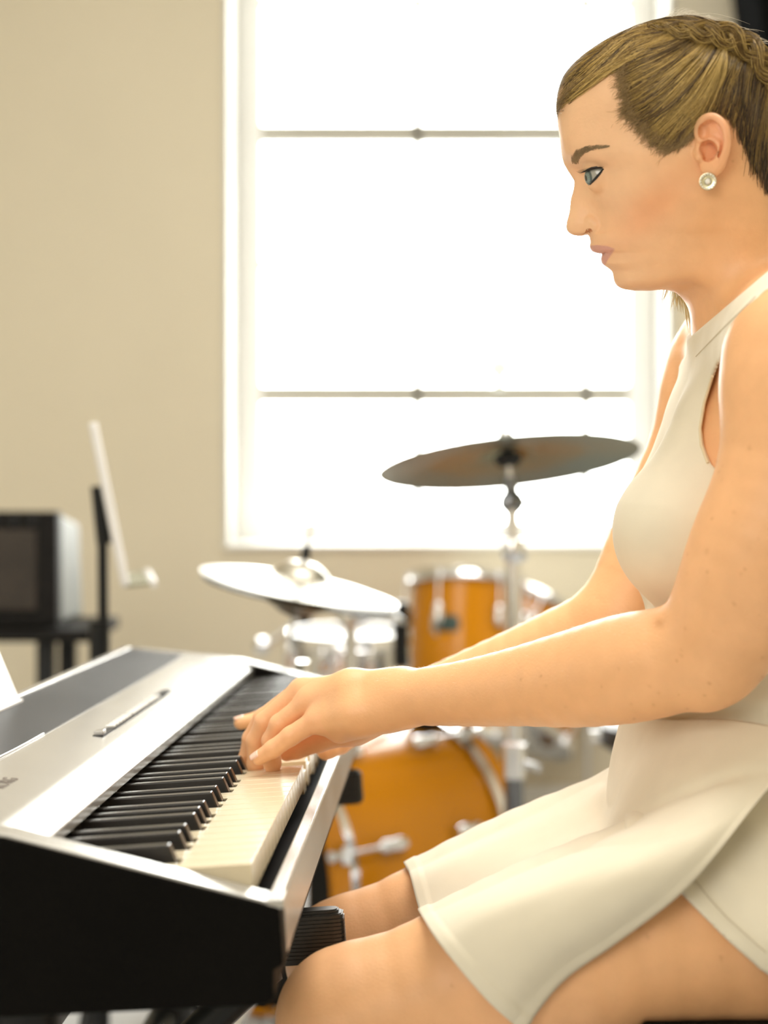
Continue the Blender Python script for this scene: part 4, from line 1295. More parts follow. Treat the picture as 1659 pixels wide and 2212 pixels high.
# near hand: wrist -> each knuckle; all at pixel positions on the photo
wr1 = (868, 1492, 1.412, .0195); wr2 = (868, 1524, 1.405, .0185)
PK = (690, 1552, 1.432, .0095); RK = (668, 1518, 1.447, .0098); MK = (650, 1496, 1.466, .0100); IK = (655, 1492, 1.488, .0100)
palm = [(wr1, (760, 1490, 1.43, .0165)), (wr2, (770, 1540, 1.415, .0170)),
        ((760, 1490, 1.43, .0165), MK), ((765, 1495, 1.45, .0165), IK), ((760, 1505, 1.425, .0165), RK), ((770, 1540, 1.415, .0170), (700, 1556, 1.428, .0115)),
        ((830, 1535, 1.41, .0165), (735, 1572, 1.435, .0135)), ((840, 1530, 1.42, .0165), (770, 1575, 1.47, .0145))]
near_f = hand(palm, [
    [(712, 1540, 1.430, .0105), (683, 1556, 1.432, .0094), (628, 1590, 1.437, .0082), (590, 1618, 1.442, .0076), (560, 1637, 1.447, .0066)],      # little
    [(735, 1510, 1.440, .0110), (672, 1512, 1.447, .0098), (604, 1565, 1.455, .0088), (586, 1600, 1.462, .0082), (588, 1648, 1.470, .0076), (589, 1660, 1.472, .0068)],   # ring
    [(735, 1500, 1.452, .0110), (655, 1490, 1.462, .0098), (572, 1560, 1.472, .0088), (553, 1600, 1.480, .0083), (552, 1650, 1.488, .0076), (552, 1662, 1.490, .0068)],   # middle
    [(735, 1495, 1.475, .0110), (650, 1492, 1.488, .0098), (568, 1552, 1.500, .0086), (543, 1595, 1.510, .0080), (534, 1636, 1.520, .0074), (533, 1650, 1.523, .0066)],   # index
    [(800, 1545, 1.445, .0150), (740, 1582, 1.470, .0120), (690, 1600, 1.485, .0100), (640, 1618, 1.492, .0088), (620, 1626, 1.496, .0076)],      # thumb
])
# far hand, mostly behind the near one
F0 = 1.66
palm2 = [((855, 1512, 1.632, .020), (760, 1505, 1.648, .0155)), ((860, 1530, 1.628, .018), (765, 1528, 1.635, .0155)),
         ((760, 1505, 1.648, .0155), (700, 1505, 1.66, .0095)), ((765, 1528, 1.635, .0155), (698, 1525, 1.635, .0095)), ((765, 1510, 1.655, .0155), (705, 1505, 1.685, .0095)), ((765, 1515, 1.66, .0155), (715, 1512, 1.705, .009))]
far_f = hand(palm2, [
    [(740, 1525, 1.634, .0105), (690, 1524, 1.634, .0090), (620, 1538, 1.628, .0080), (560, 1552, 1.622, .0073), (520, 1561, 1.620, .0066)],      # index stretched
    [(740, 1508, 1.655, .0105), (695, 1506, 1.66, .0090), (640, 1525, 1.665, .0080), (610, 1550, 1.67, .0075), (604, 1572, 1.672, .0066)],
    [(740, 1506, 1.675, .0105), (700, 1504, 1.685, .0090), (650, 1520, 1.69, .0080), (625, 1545, 1.694, .0075), (620, 1566, 1.695, .0066)],
    [(750, 1512, 1.695, .0095), (712, 1512, 1.705, .0082), (672, 1526, 1.712, .0072), (650, 1545, 1.716, .0066), (646, 1560, 1.717, .0058)],
    [(820, 1535, 1.610, .0140), (770, 1580, 1.582, .0115), (735, 1606, 1.560, .0098), (712, 1618, 1.552, .0088), (703, 1624, 1.549, .0078)],      # thumb
])
def f_body(P):
    out = np.full(len(P), 1e3)
    lo = P.min(0); hi = P.max(0)
    for fn, l, h, k in GR:
        m = k + .03
        if (l - m > hi).any() or (h + m < lo).any(): continue
        sel = ((P > l - m) & (P < h + m)).all(1)
        if not sel.any(): continue
        d = fn(P[sel])
        out[sel] = smin(out[sel], d, k)
    seat = (P[:, 0] > .155) & (P[:, 2] > .44) & (P[:, 2] < .66)
    if seat.any():
        w = np.clip((P[seat, 0] - .155) / .03, 0, 1)
        out[seat] = smax(out[seat], (BZ - .001 - P[seat, 2]) * w - (1 - w) * .05, .012)
    return out
HLO = np.array([.10, 1.19, CAMZ + .095]); HHI = np.array([.37, 1.48, CAMZ + .40])
def f_all(P):
    f = f_body(P)
    lo = P.min(0); hi = P.max(0)
    if not ((HLO > hi).any() or (HHI < lo).any()):
        sel = ((P > HLO) & (P < HHI)).all(1)
        if sel.any():
            f[sel] = smin(f[sel], f_head(P[sel]), .026)
    return f
# far distances outside all boxes are unknown: use box distance so that coarse culling stays valid
def f_coarse(P):
    f = f_all(P)
    return np.where(f > 1, .5, f)

# ------------------------------------------------------------------ skin
M_skin = mat('skin', (.80, .47, .28), .44, noise=.05, nscale=60, bump=.00020, bscale=420, sss=.07, vcol=True)
lo = np.array([-.16, 1.10, -.002]); hi = np.array([.44, 1.80, CAMZ + .41])
VOX = .0022
import time as _t
_t0 = _t.time()
BV, BQ = surface(f_coarse, lo, hi, VOX, lip=1.6, force=lambda p: ((p > HLO - .02) & (p < HHI + .02)).all(1))
print('nets', len(BV), round(_t.time() - _t0, 1))
def cull_project(fn, V, it=1, lim=.001):
    k = np.floor(V / .05).astype(np.int64); kk = (k[:, 0] * 4096 + k[:, 1]) * 4096 + k[:, 2]
    o = np.argsort(kk, kind='stable'); ks = kk[o]
    cut = np.concatenate([[0], np.flatnonzero(np.diff(ks)) + 1, [len(ks)]])
    for a, b in zip(cut[:-1], cut[1:]):
        V[o[a:b]] = project(fn, V[o[a:b]], it, lim)
    return V
# refine face, ear and hands
def region(P):
    a = np.linalg.norm(P - W(600, 1570, 1.47), axis=1) < .10
    b = np.linalg.norm(P - HP(1290, 440, .03), axis=1) < .085
    c = np.linalg.norm(P - HP(1540, 315, .08), axis=1) < .034
    return a | b | c
def refine(V, Q, sel):
    """split every quad that lies in sel into four, keeping the rest watertight with triangles"""
    q = Q[sel]
    e = np.stack([q, np.roll(q, -1, 1)], 2).reshape(-1, 2)
    es = np.sort(e, 1); key = es[:, 0] * (len(V) + 1) + es[:, 1]
    u, inv = np.unique(key, return_inverse=True)
    a = u // (len(V) + 1); b = u % (len(V) + 1)
    mids = (V[a] + V[b]) / 2
    n0 = len(V); mi = n0 + inv.reshape(-1, 4)
    cen = n0 + len(u) + np.arange(len(q))
    V2 = np.concatenate([V, mids, V[q].mean(1)])
    fine = np.concatenate([np.stack([q[:, k], mi[:, k], cen, mi[:, (k + 3) % 4]], 1) for k in range(4)])
    rest = Q[~sel]
    re = np.sort(np.stack([rest, np.roll(rest, -1, 1)], 2), 2); rk = re[..., 0] * (n0 + 1) + re[..., 1]
    pos = np.clip(np.searchsorted(u, rk), 0, len(u) - 1); hit = u[pos] == rk
    plain = rest[~hit.any(1)]
    extra = []
    for r, h, p in zip(rest[hit.any(1)], hit[hit.any(1)], pos[hit.any(1)]):
        f = []
        for k in range(4):
            f.append(int(r[k]))
            if h[k]: f.append(int(n0 + p[k]))
        extra.append(f)
    return V2, np.concatenate([fine, plain]), extra
BV = cull_project(f_all, BV, 1)
sel = region(BV[BQ].mean(1))
BV, BQ, EX = refine(BV, BQ, sel)
BV = cull_project(f_all, BV, 1)
def fine_region(P):
    a = np.linalg.norm(P - HP(1285, 380, .033), axis=1) < .022
    b = np.linalg.norm(P - HP(1280, 490, .010), axis=1) < .020
    c = np.linalg.norm(P - HP(1540, 312, .080), axis=1) < .028
    return a | b | c
sel = fine_region(BV[BQ].mean(1))
_old = EX
BV, BQ, EX = refine(BV, BQ, sel)
EX = EX + _old
BV = cull_project(f_all, BV, 1)
print('refined', len(BV), round(_t.time() - _t0, 1))

def cam2plane(px, py, lift=5.0):
    """head-plane pixel whose surface point is seen at camera pixel (px, py)"""
    q = np.array([px, py], float)
    for _ in range(40):
        G = float(bil(_G, q[:1], q[1:])[0]); w = math.sqrt(max(G, 0)) + (lift if G > 0 else 0) * .6
        x, y, _w = head_px(HP(px, py, w * MM)[None])
        q = q * .6 + np.array([x[0], y[0]]) * .4
    return (float(q[0]), float(q[1]))
hairline = [(1175, 262), (1207, 245), (1212, 222), (1222, 203), (1258, 178), (1297, 150), (1326, 133), (1338, 142), (1340, 182), (1350, 221), (1346, 245), (1368, 262), (1388, 284), (1412, 308), (1440, 324), (1469, 312),
            (1500, 283), (1512, 258), (1530, 244), (1556, 246), (1580, 262), (1604, 293), (1622, 342), (1634, 374), (1659, 417), (1672, 480), (1760, 520), (1860, 520), (1860, -60), (1120, -60)]
hairline = [cam2plane(*h, 1.0) if (1205 < h[0] < 1665 and 130 < h[1] < 430) else h for h in hairline]
_hg0 = _hg = poly_sd(np.broadcast_to(_gx, _G.shape).astype(float), np.broadcast_to(_gy[:, None], _G.shape).astype(float), hairline)
# natural colouring of the skin: lips, blush, ears, knuckles, moles
def gauss(px, py, cx, cy, sx, sy, rot=0):
    c, s = math.cos(rot), math.sin(rot)
    x = (px - cx) * c + (py - cy) * s; y = -(px - cx) * s + (py - cy) * c
    return np.exp(-.5 * ((x / sx) ** 2 + (y / sy) ** 2))
ppx, ppy = proj(BV)
base = np.array([.84, .468, .235])
col = np.tile(base, (len(BV), 1))
def mixc(m, c):
    global col
    m = np.clip(m, 0, 1)[:, None]; col = col * (1 - m) + np.array(c) * m
headm = ((BV[:, 2] > CAMZ + .13) & (BV[:, 0] < .33)).astype(float)
hx, hy, hw = head_px(BV)
hq = mirror_w(BV); mx_, my_ = proj(hq)
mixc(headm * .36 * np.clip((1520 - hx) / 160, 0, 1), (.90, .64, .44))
mixc(headm * .50 * gauss(mx_, my_, 1400, 455, 70, 30, -.72), (.86, .36, .17))
mixc(headm * .30 * gauss(mx_, my_, 1460, 400, 46, 22, -.6), (.72, .33, .14))
mixc(headm * .45 * gauss(hx, hy, 1542, 312, 26, 50), (.88, .34, .20))
lips = poly_sd(mx_, my_, [(1268, 531), (1290, 529), (1312, 531), (1328, 537), (1326, 543), (1314, 560), (1306, 577), (1290, 575), (1294, 552), (1272, 544)])
mixc(headm * np.clip(-lips / 2.5 + .3, 0, 1) * .8, (.62, .30, .27))
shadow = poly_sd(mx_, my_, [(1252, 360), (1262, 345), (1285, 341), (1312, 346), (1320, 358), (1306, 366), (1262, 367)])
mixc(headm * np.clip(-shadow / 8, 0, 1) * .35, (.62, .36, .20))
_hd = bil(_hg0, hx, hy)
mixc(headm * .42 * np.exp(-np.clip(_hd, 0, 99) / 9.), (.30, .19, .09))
moles = [(1603, 475, 2.2), (1583, 348, 2), (1619, 968, 3), (1423, 1345, 8), (1378, 2003, 5), (1450, 1941, 5), (1558, 2070, 3), (1527, 1190, 2.5), (1600, 1240, 2), (1480, 1360, 2), (977, 2128, 2.6), (1398, 2022, 2.5)]
for i in range(110):
    moles.append((random.uniform(1100, 1655), random.uniform(900, 1560), random.uniform(.9, 1.9)))
for x, y, r in moles:
    m = np.exp(-.5 * (((ppx - x) ** 2 + (ppy - y) ** 2) / (r * 1.0) ** 2)) * (BV[:, 1] < 1.42)
    mixc(m * .55 * (1 - headm * (x > 1100) * (y < 560) * .3), (.50, .22, .09))
hand_m = (np.linalg.norm(BV - W(600, 1580, 1.47), axis=1) < .07).astype(float)
mixc(hand_m * .25, (.90, .45, .27))

woman = thing('person', 'woman in a sleeveless cream dress with braided blonde hair playing the keyboard, looking down', 'person', (0.35, TD, 0))
woff = Vector((-0.35, -TD, 0))
def own(o):
    o.data.transform(Matrix.Translation(woff)); o.parent = woman; return o
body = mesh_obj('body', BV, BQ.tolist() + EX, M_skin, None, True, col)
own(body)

# ------------------------------------------------------------------ eyes, lashes, brows, nails
def wmesh(name, mb, m, smooth=True, parent=None):
    o = mb.build(name, m, smooth=smooth); own(o)
    if parent is not None: o.parent = parent
    return o
M_eye = bpy.data.materials.new('eye'); M_eye.use_nodes = True
en = M_eye.node_tree; eb = en.nodes['Principled BSDF']; eb.inputs['Roughness'].default_value = .08; eb.inputs['Coat Weight'].default_value = .6
ea = en.nodes.new('ShaderNodeAttribute'); ea.attribute_name = 'Col'; en.links.new(ea.outputs['Color'], eb.inputs['Base Color'])
def eyeball(side):
    c = HC0 + ((EYE_C - HC0) @ HR.T * np.array([1, 1, side])) @ HR
    gaze = -EU * .86 - EV * .16 + EW * (side * .06 + .36); gaze /= np.linalg.norm(gaze)
    M = frame(c, gaze, EV)
    v = []; cols = []; f = []; n1 = 40; n2 = 48
    for i in range(n1 + 1):
        th = math.pi * i / n1
        for j in range(n2):
            ph_ = 2 * math.pi * j / n2
            r = EYE_R
            if th < .55: r += .0008 * (1 - (th / .55) ** 2)
            q = np.array([r * math.sin(th) * math.cos(ph_), r * math.sin(th) * math.sin(ph_), r * math.cos(th), 1])
            v.append((M @ q)[:3])
            if th < .17: c_ = (.012, .014, .016)
            elif th < .46: k = .8 + .3 * math.sin(ph_ * 17) * .5; c_ = (.20 * k, .27 * k, .25 * k)
            elif th < .55: c_ = (.07, .09, .09)
            else: c_ = (.37, .355, .31)
            cols.append(c_)
    for i in range(n1):
        for j in range(n2):
            f.append((i * n2 + j, i * n2 + (j + 1) % n2, (i + 1) * n2 + (j + 1) % n2, (i + 1) * n2 + j))
    o = mesh_obj('eye', np.array(v), f, M_eye, None, True, np.array(cols)); own(o)
eyeball(1); eyeball(-1)
M_lash = mat('mascara', (.012, .013, .016), .5)
M_brow = mat('brow_hair', (.36, .26, .15), .7, noise=.2, nscale=200)
def on_eye(px, py, r, side=1):
    """point on sphere radius r about the eye seen at (px, py) from the front-left"""
    ro = CAM0; rd = np.array([(px - CX) / FPX, 1., (HY - py) / FPX]); rd /= np.linalg.norm(rd)
    oc = ro - EYE_C; b = oc @ rd; c = oc @ oc - r * r
    h = b * b - c
    t = -b - math.sqrt(max(h, 0))
    p = ro + rd * t
    if h < 0:
        v = p - EYE_C; p = EYE_C + v / np.linalg.norm(v) * r
    if side < 0:
        L = (p - HC0) @ HR.T; L[2] *= -1; p = HC0 + L @ HR
    return p
for side in (1, -1):
    la_ = MB()
    upl = [(1262, 371.5), (1268, 367.5), (1278, 363.5), (1290, 361), (1300, 360.5), (1310, 362)]
    la_.tube([on_eye(x, y, EYE_R + .0014, side) for x, y in upl], [.0005, .0009, .0011, .0011, .0009, .0004], 6)
    low = [(1274.5, 399), (1280, 392.5), (1287, 385), (1294, 377), (1301, 368.5), (1306, 363.5)]
    la_.tube([on_eye(x, y, EYE_R + .0012, side) for x, y in low], [.0005, .0009, .0011, .0010, .0008, .0005], 6)
    for i in range(26):
        t = i / 25; x = 1262 + 46 * t; y = np.interp(x, [p[0] for p in upl], [p[1] for p in upl])
        a = on_eye(x, y, EYE_R + .0016, side)
        o_ = EW * side
        L = .0068 * (1 - .35 * t)
        d1 = -EU * (.9 - .9 * t) - EV * .25 + o_ * (.25 + .6 * t); d1 /= np.linalg.norm(d1)
        p1 = a + d1 * L * .5; p2 = p1 + (d1 + EV * .75) / 1.2 * L * .5
        la_.tube([a, p1, p2], [.00022, .00018, .00006], 4)
    for i in range(12):
        t = i / 11; x = 1282 + 20 * t; y = np.interp(x, [p[0] for p in low], [p[1] for p in low])
        a = on_eye(x, y, EYE_R + .0014, side)
        d1 = -EU * .5 - EV * .8 + EW * side * .5; d1 /= np.linalg.norm(d1)
        la_.tube([a, a + d1 * .0028], [.00018, .00006], 4)
    wmesh('eyelashes', la_, M_lash)
def skin_at(px, py, lift=0., side=1):
    """ray-march the visible skin at pixel"""
    rd = np.array([(px - CX) / FPX, 1., (HY - py) / FPX]); L = np.linalg.norm(rd)
    t = 1.15
    for _ in range(60):
        p = rd * t + CAM0
        d = float(f_all(p[None])[0])
        if d > .3: d = .02
        t += max(d, -.01) * .7
        if abs(d) < 1e-4: break
    g = grad(f_all, p[None])[0]; g /= np.linalg.norm(g) + 1e-9
    p = p + g * lift
    if side < 0:
        q = (p - HC0) @ HR.T; q[2] *= -1; p = HC0 + q @ HR
        gg = g @ HR.T; gg[2] *= -1; g = gg @ HR
    return p, g
def march(fn, px, py, t0=1.12, n=120):
    px = np.asarray(px, float); py = np.asarray(py, float)
    rd = np.stack([(px - CX) / FPX, np.ones_like(px), (HY - py) / FPX], 1)
    t = np.full(len(px), t0)
    for _ in range(n):
        d = fn(CAM0 + rd * t[:, None]); d = np.where(d > .3, .02, d)
        t = t + np.clip(d, -.01, .012) * .7
    P = CAM0 + rd * t[:, None]; g = grad(fn, P); g /= np.linalg.norm(g, axis=1, keepdims=True) + 1e-9
    return P, g, np.abs(fn(P)) < 2e-3
bl_ = [(1242, 355), (1243, 345), (1250, 334), (1260, 326), (1274, 321), (1292, 318.5), (1312, 317)]
bw_ = [13, 15, 13, 11, 9, 7, 4]
NBR = 760
_t1 = np.random.default_rng(5).random(NBR) ** .85 * 5.99; _o1 = np.random.default_rng(6).normal(0, .30, NBR)
ki = _t1.astype(int); kf_ = (_t1 - ki)[:, None]
BP = np.array(bl_, float); bc0 = BP[ki] * (1 - kf_) + BP[ki + 1] * kf_
btg = BP[ki + 1] - BP[ki]; btg /= np.linalg.norm(btg, axis=1, keepdims=True); bnn = np.stack([-btg[:, 1], btg[:, 0]], 1)
bww = np.interp(_t1, range(7), bw_)[:, None]
s0 = bc0 + bnn * np.clip(_o1, -.55, .55)[:, None] * bww
lean = np.where(_t1 < 2, .75, .2)[:, None]
s1 = s0 + (btg * .8 - bnn * (-1) * 0 + np.array([[0, -1.]]) * lean) * 7.0 + np.random.default_rng(8).normal(0, 1.0, s0.shape)
A3, An, ok1 = march(f_all, s0[:, 0], s0[:, 1]); B3, Bn, ok2 = march(f_all, s1[:, 0], s1[:, 1])
for side in (1, -1):
    mbw = MB()
    for a, n, b, nb_, o1_, o2_ in zip(A3, An, B3, Bn, ok1, ok2):
        if not (o1_ and o2_) or np.linalg.norm(a - b) > .013: continue
        pts = np.array([a, (a + b) / 2 + n * .0005, b + nb_ * .0003])
        if side < 0:
            L = (pts - HC0) @ HR.T; L[:, 2] *= -1; pts = HC0 + L @ HR
        mbw.tube(list(pts), [.00013, .00012, .00004], 3)
    wmesh('eyebrow', mbw, M_brow)

M_nail = mat('nail', (.90, .58, .46), .22, noise=.02, coat=.4)
def nail(fi, upv, w=.0052, ln=.0095):
    (a, ra), (b, rb) = fi[-2], fi[-1]
    t = b - a; t /= np.linalg.norm(t)
    n = upv - t * (upv @ t); n /= np.linalg.norm(n); s = np.cross(t, n)
    v = []; f = []
    c = b + t * (rb * .35)
    for i in range(7):
        u = (i / 6 - .62) * ln * 1.0
        for j in range(7):
            q = j / 6 * 2 - 1
            ww = w * (1 - .12 * abs(i / 6 - .45)) * (math.sqrt(max(0, 1 - max(0, i - 4) ** 2 / 9)) if i > 4 else 1)
            v.append(c + t * u + s * ww * q * .98 + n * (rb * 1.00 - (ww * q) ** 2 / (2 * rb) * 1.15 + .0004 - max(0, i - 3) * .0002))
    for i in range(6):
        for j in range(6):
            k = i * 7 + j; f.append((k, k + 1, k + 8, k + 7))
    mb = MB().add(v, f); o = mb.build('fingernail', M_nail, smooth=True)
    sd = o.modifiers.new('s', 'SOLIDIFY'); sd.thickness = .0005
    own(o)
outv = np.array([-.75, -.25, .6])
for fi in near_f[:1]: nail(fi, np.array([-.45, -.55, .75]), .0046, .0095)
for fi in near_f[1:4]: nail(fi, np.array([-1, -.1, .15]))
nail(near_f[4], np.array([-.3, .7, .6]), .0060, .011)
for fi in far_f[:4]: nail(fi, np.array([-.5, 0, .8]))
nail(far_f[4], np.array([-.5, .3, .8]), .006, .011)

# ------------------------------------------------------------------ hair
_lift = np.clip((-_hg - 1) / 46., 0, 1)
_thick = np.interp(_gy, [0, 110, 200, 300, 520], [3.2, 3.2, 3.6, 4.6, 6.0])[:, None]
_H = np.where(_hg < 0, _lift * _thick, -np.clip(_hg / 6., 0, 3)) - .25
def f_hair(P):
    px, py, w = head_px(P)
    return f_skull(P) - bil(_H, px, py) * MM
hs_lo = HC0 - np.array([.13, .13, .11]); hs_hi = HC0 + np.array([.16, .13, .145])
def f_hairb(P): return f_hair(P)
HV, HQ = surface(f_hairb, hs_lo, hs_hi, .0024, lip=2.2, force=lambda p: np.ones(len(p), bool))
HV = project(f_hairb, HV, 1)
M_hairbase = mat('hair_base', (.20, .120, .045), .55, noise=.35, nscale=90, bump=.0010, bscale=150, vcol=True)
hpx, hpy = proj(mirror_w(HV))
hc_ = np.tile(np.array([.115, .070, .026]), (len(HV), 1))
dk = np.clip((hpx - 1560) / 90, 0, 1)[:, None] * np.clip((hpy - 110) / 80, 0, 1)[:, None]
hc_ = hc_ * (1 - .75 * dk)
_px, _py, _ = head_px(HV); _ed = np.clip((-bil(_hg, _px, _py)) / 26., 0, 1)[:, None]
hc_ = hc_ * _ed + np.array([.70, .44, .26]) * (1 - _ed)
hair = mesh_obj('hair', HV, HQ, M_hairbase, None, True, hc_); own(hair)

def hair_pt(px, py, lift):
    """point above the scalp at head-plane pixel, lift in mm over the hair cap"""
    G = float(bil(_G, np.array([px]), np.array([py]))[0])
    for _ in range(8):
        if G > 40: break
        px += (1470 - px) * .012; py += (300 - py) * .012
        G = float(bil(_G, np.array([px]), np.array([py]))[0])
    w = math.sqrt(max(G, 1)) 
    h = float(bil(_H, np.array([px]), np.array([py]))[0])
    # normal of the level set w^2 - G
    gx = float(bil(_dGx, np.array([px]), np.array([py]))[0]) * PXMM; gy = float(bil(_dGy, np.array([px]), np.array([py]))[0]) * PXMM
    n = np.array([-gx, gy, 2 * w]); n /= np.linalg.norm(n)
    L0 = (HP(px, py, 0) - HC0) @ HR.T
    L = np.array([L0[0], L0[1], w * MM]) + n * (max(h, 0) + lift) * MM
    return L
class Strands:
    def __init__(s): s.v = []; s.f = []; s.c = []; s.n = 0
    def add(s, pts, r, col, seg=3):
        pts = np.asarray(pts); n = len(pts)
        t = np.gradient(pts, axis=0); t /= np.linalg.norm(t, axis=1, keepdims=True) + 1e-12
        a = np.array([.3, .5, .8]); u = np.cross(t, a); u /= np.linalg.norm(u, axis=1, keepdims=True) + 1e-12
        w = np.cross(t, u)
        rr = np.interp(np.linspace(0, 1, n), [0, .15, .8, 1], [r * .5, r, r, r * .25])[:, None]
        ring = [pts + rr * (math.cos(2 * math.pi * k / seg) * u + math.sin(2 * math.pi * k / seg) * w) for k in range(seg)]
        V = np.stack(ring, 1).reshape(-1, 3)
        i = np.arange(n - 1)[:, None]; k = np.arange(seg)[None]
        F = np.stack([i * seg + k, i * seg + (k + 1) % seg, (i + 1) * seg + (k + 1) % seg, (i + 1) * seg + k], -1).reshape(-1, 4) + s.n
        s.v.append(V); s.f.append(F); s.c.append(np.tile(col, (len(V), 1))); s.n += len(V)
    def build(s, name, m):
        o = mesh_obj(name, np.concatenate(s.v), np.concatenate(s.f), m, None, True, np.concatenate(s.c))
        return o
M_hair = mat('blonde_hair', (.5, .33, .14), .38, spec=.6, vcol=True, noise=.12, nscale=300)
def bez(p0, p1, p2, n):
    t = np.linspace(0, 1, n)[:, None]
    return (1 - t) ** 2 * p0 + 2 * t * (1 - t) * p1 + t * t * p2
GOLD = np.array([.36, .235, .062]); BRN = np.array([.16, .095, .035]); LIGHT = np.array([.60, .42, .14]); DRK = np.array([.04, .024, .011])
def hcol(k):
    k += random.uniform(-.34, .34)
    if k < .33: c = DRK + (BRN - DRK) * max(0, k / .33)
    elif k < .66: c = BRN + (GOLD - BRN) * (k - .33) / .33
    else: c = GOLD + (LIGHT - GOLD) * min(1, (k - .66) / .34)
    return c * random.uniform(.85, 1.12)
ST = Strands()
def poly_at(pl, t):
    pl = np.array(pl, float); d = np.concatenate([[0], np.cumsum(np.linalg.norm(np.diff(pl, axis=0), axis=1))]); d /= d[-1]
    return np.array([np.interp(t, d, pl[:, 0]), np.interp(t, d, pl[:, 1])])
def flow(starts, ends, n_, bend, tone, **k):
    flow0([cam2plane(*p) for p in starts], [cam2plane(*p) for p in ends], n_, bend, tone, **k)
def flow0(starts, ends, n, bend, tone, lift=(.2, 1.6), jit=5, clump=26, r=.00024, both=True, npt=12, wav=3.4):
    cl = [(random.random(), random.uniform(-.22, .22), random.uniform(-1, 1)) for _ in range(clump)]
    for i in range(n):
        c = random.choice(cl)
        t = min(1, max(0, c[0] + random.gauss(0, .018)))
        if random.random() < .35: t = random.random()
        s = poly_at(starts, t) + np.array([random.gauss(0, jit), random.gauss(0, jit)])
        e = poly_at(ends, min(1, max(0, t + random.gauss(0, .03)))) + np.array([random.gauss(0, 4), random.gauss(0, 4)])
        if random.random() < .8: s = s + (e - s) * random.random() ** 1.4 * .34
        m = (s + e) / 2; d = e - s; nn_ = np.array([-d[1], d[0]])
        m = m + nn_ * (bend + c[1] * .25 + random.gauss(0, .02))
        P2 = bez(s, m, e, npt)
        ph = random.uniform(0, 6); am = random.uniform(0, wav)
        lf = random.uniform(*lift) + max(0, c[2]) * .8
        pts = []
        for j, q in enumerate(P2):
            tt = j / (npt - 1)
            q = q + nn_ / (np.linalg.norm(nn_) + 1e-6) * am * math.sin(tt * 5 + ph)
            pts.append(hair_pt(q[0], q[1], lf * math.sin(math.pi * min(1, tt * 1.0 + .12)) + .05 + tt * .6))
        pts = np.array(pts)
        colr = hcol(tone + c[1] * 1.6)
        ST.add(HC0 + pts @ HR, r * random.uniform(.7, 1.3), colr)
        if both and i % 2 == 0:
            p2 = pts * np.array([1, 1, -1]); ST.add(HC0 + p2 @ HR, r * 1.3, colr)
# A front hairline sweeping back over the top
flow([(1210, 240), (1214, 214), (1228, 196), (1262, 172), (1300, 146), (1330, 130)], [(1420, 54), (1445, 62), (1462, 74), (1478, 84)], 900, .10, .60)
flow([(1206, 225), (1225, 178), (1262, 132), (1310, 98)], [(1400, 52), (1440, 52), (1470, 60)], 420, .07, .62, jit=4)
# B temple into the braid start
flow([(1336, 132), (1342, 165), (1344, 200), (1348, 235)], [(1482, 84), (1500, 88), (1520, 92), (1536, 97)], 800, .08, .42)
# C side, fanned
flow([(1346, 240), (1372, 262), (1395, 290), (1420, 312), (1445, 322), (1470, 312), (1496, 290)], [(1530, 98), (1545, 100), (1555, 104), (1562, 108)], 1500, .14, .50)
flow([(1400, 250), (1440, 270), (1480, 262), (1520, 246)], [(1540, 100), (1553, 103), (1566, 110)], 650, .08, .70, lift=(1.2, 2.6), clump=30)
# D above and behind the ear
flow([(1505, 278), (1520, 252), (1545, 244), (1575, 258), (1600, 288)], [(1560, 110), (1580, 124), (1600, 134), (1622, 142)], 800, -.03, .32)
flow([(1600, 290), (1620, 335), (1634, 372), (1656, 416), (1672, 470)], [(1612, 140), (1640, 160), (1668, 190), (1700, 240)], 900, -.10, .16)
flow([(1690, 500), (1720, 460), (1742, 400)], [(1690, 230), (1705, 250), (1715, 270)], 350, -.05, .16)
# top band above the braid and crown
flow([(1305, 104), (1350, 80), (1400, 58), (1450, 47)], [(1520, 66), (1545, 64), (1570, 76), (1590, 88)], 600, .05, .45)
flow([(1450, 46), (1500, 46), (1550, 60), (1600, 88)], [(1560, 80), (1590, 88), (1620, 108), (1650, 140)], 450, .05, .40)
# combed locks that stand a little proud of the head and part into separate bundles
def lock(s, e, bend, lift, tone, n=26, wid=6., r=.00022):
    s = np.array(s, float); e = np.array(e, float)
    d = e - s; nn_ = np.array([-d[1], d[0]]); nu = nn_ / np.linalg.norm(nn_)
    m = (s + e) / 2 + nn_ * bend
    ph = random.uniform(0, 6)
    for i in range(n):
        o = random.gauss(0, .5); hgt = random.uniform(.25, 1)
        a0 = s + nu * o * wid * 1.5 + d * random.uniform(-.03, .10); e0 = e + nu * o * wid * .35
        P2 = bez(a0, m + nu * o * wid * 1.1, e0, 13)
        T = np.linspace(0, 1, 13)
        pts = []
        for q, tt in zip(P2, T):
            q = q + nu * 1.3 * math.sin(tt * 6 + ph + o)
            pts.append(hair_pt(q[0], q[1], .2 + lift * hgt * math.sin(math.pi * min(1, tt * .85 + .02)) ** .8))
        ST.add(HC0 + np.array(pts) @ HR, r * random.uniform(.7, 1.3), hcol(tone + .25 * (hgt - .5)))
def locks(starts, ends, n, bend, lift, tones, wid=6.):
    S = [cam2plane(*p) for p in starts]; E_ = [cam2plane(*p) for p in ends]
    for i in range(n):
        t = (i + random.uniform(.1, .9)) / n
        s = poly_at(S, t) + np.array([random.gauss(0, 7), random.gauss(0, 7)]); e = poly_at(E_, min(1, max(0, t + random.gauss(0, .05))))
        s = s + (e - s) * random.random() ** 2 * .30
        lock(s, e, bend + random.gauss(0, .05), lift * random.uniform(.5, 1.25), random.choice(tones), wid=wid * random.uniform(.6, 1.3))
locks([(1216, 206), (1262, 172), (1300, 147), (1334, 132)], [(1440, 60), (1460, 70), (1480, 84)], 16, .10, 1.8, (.45, .65, .85))
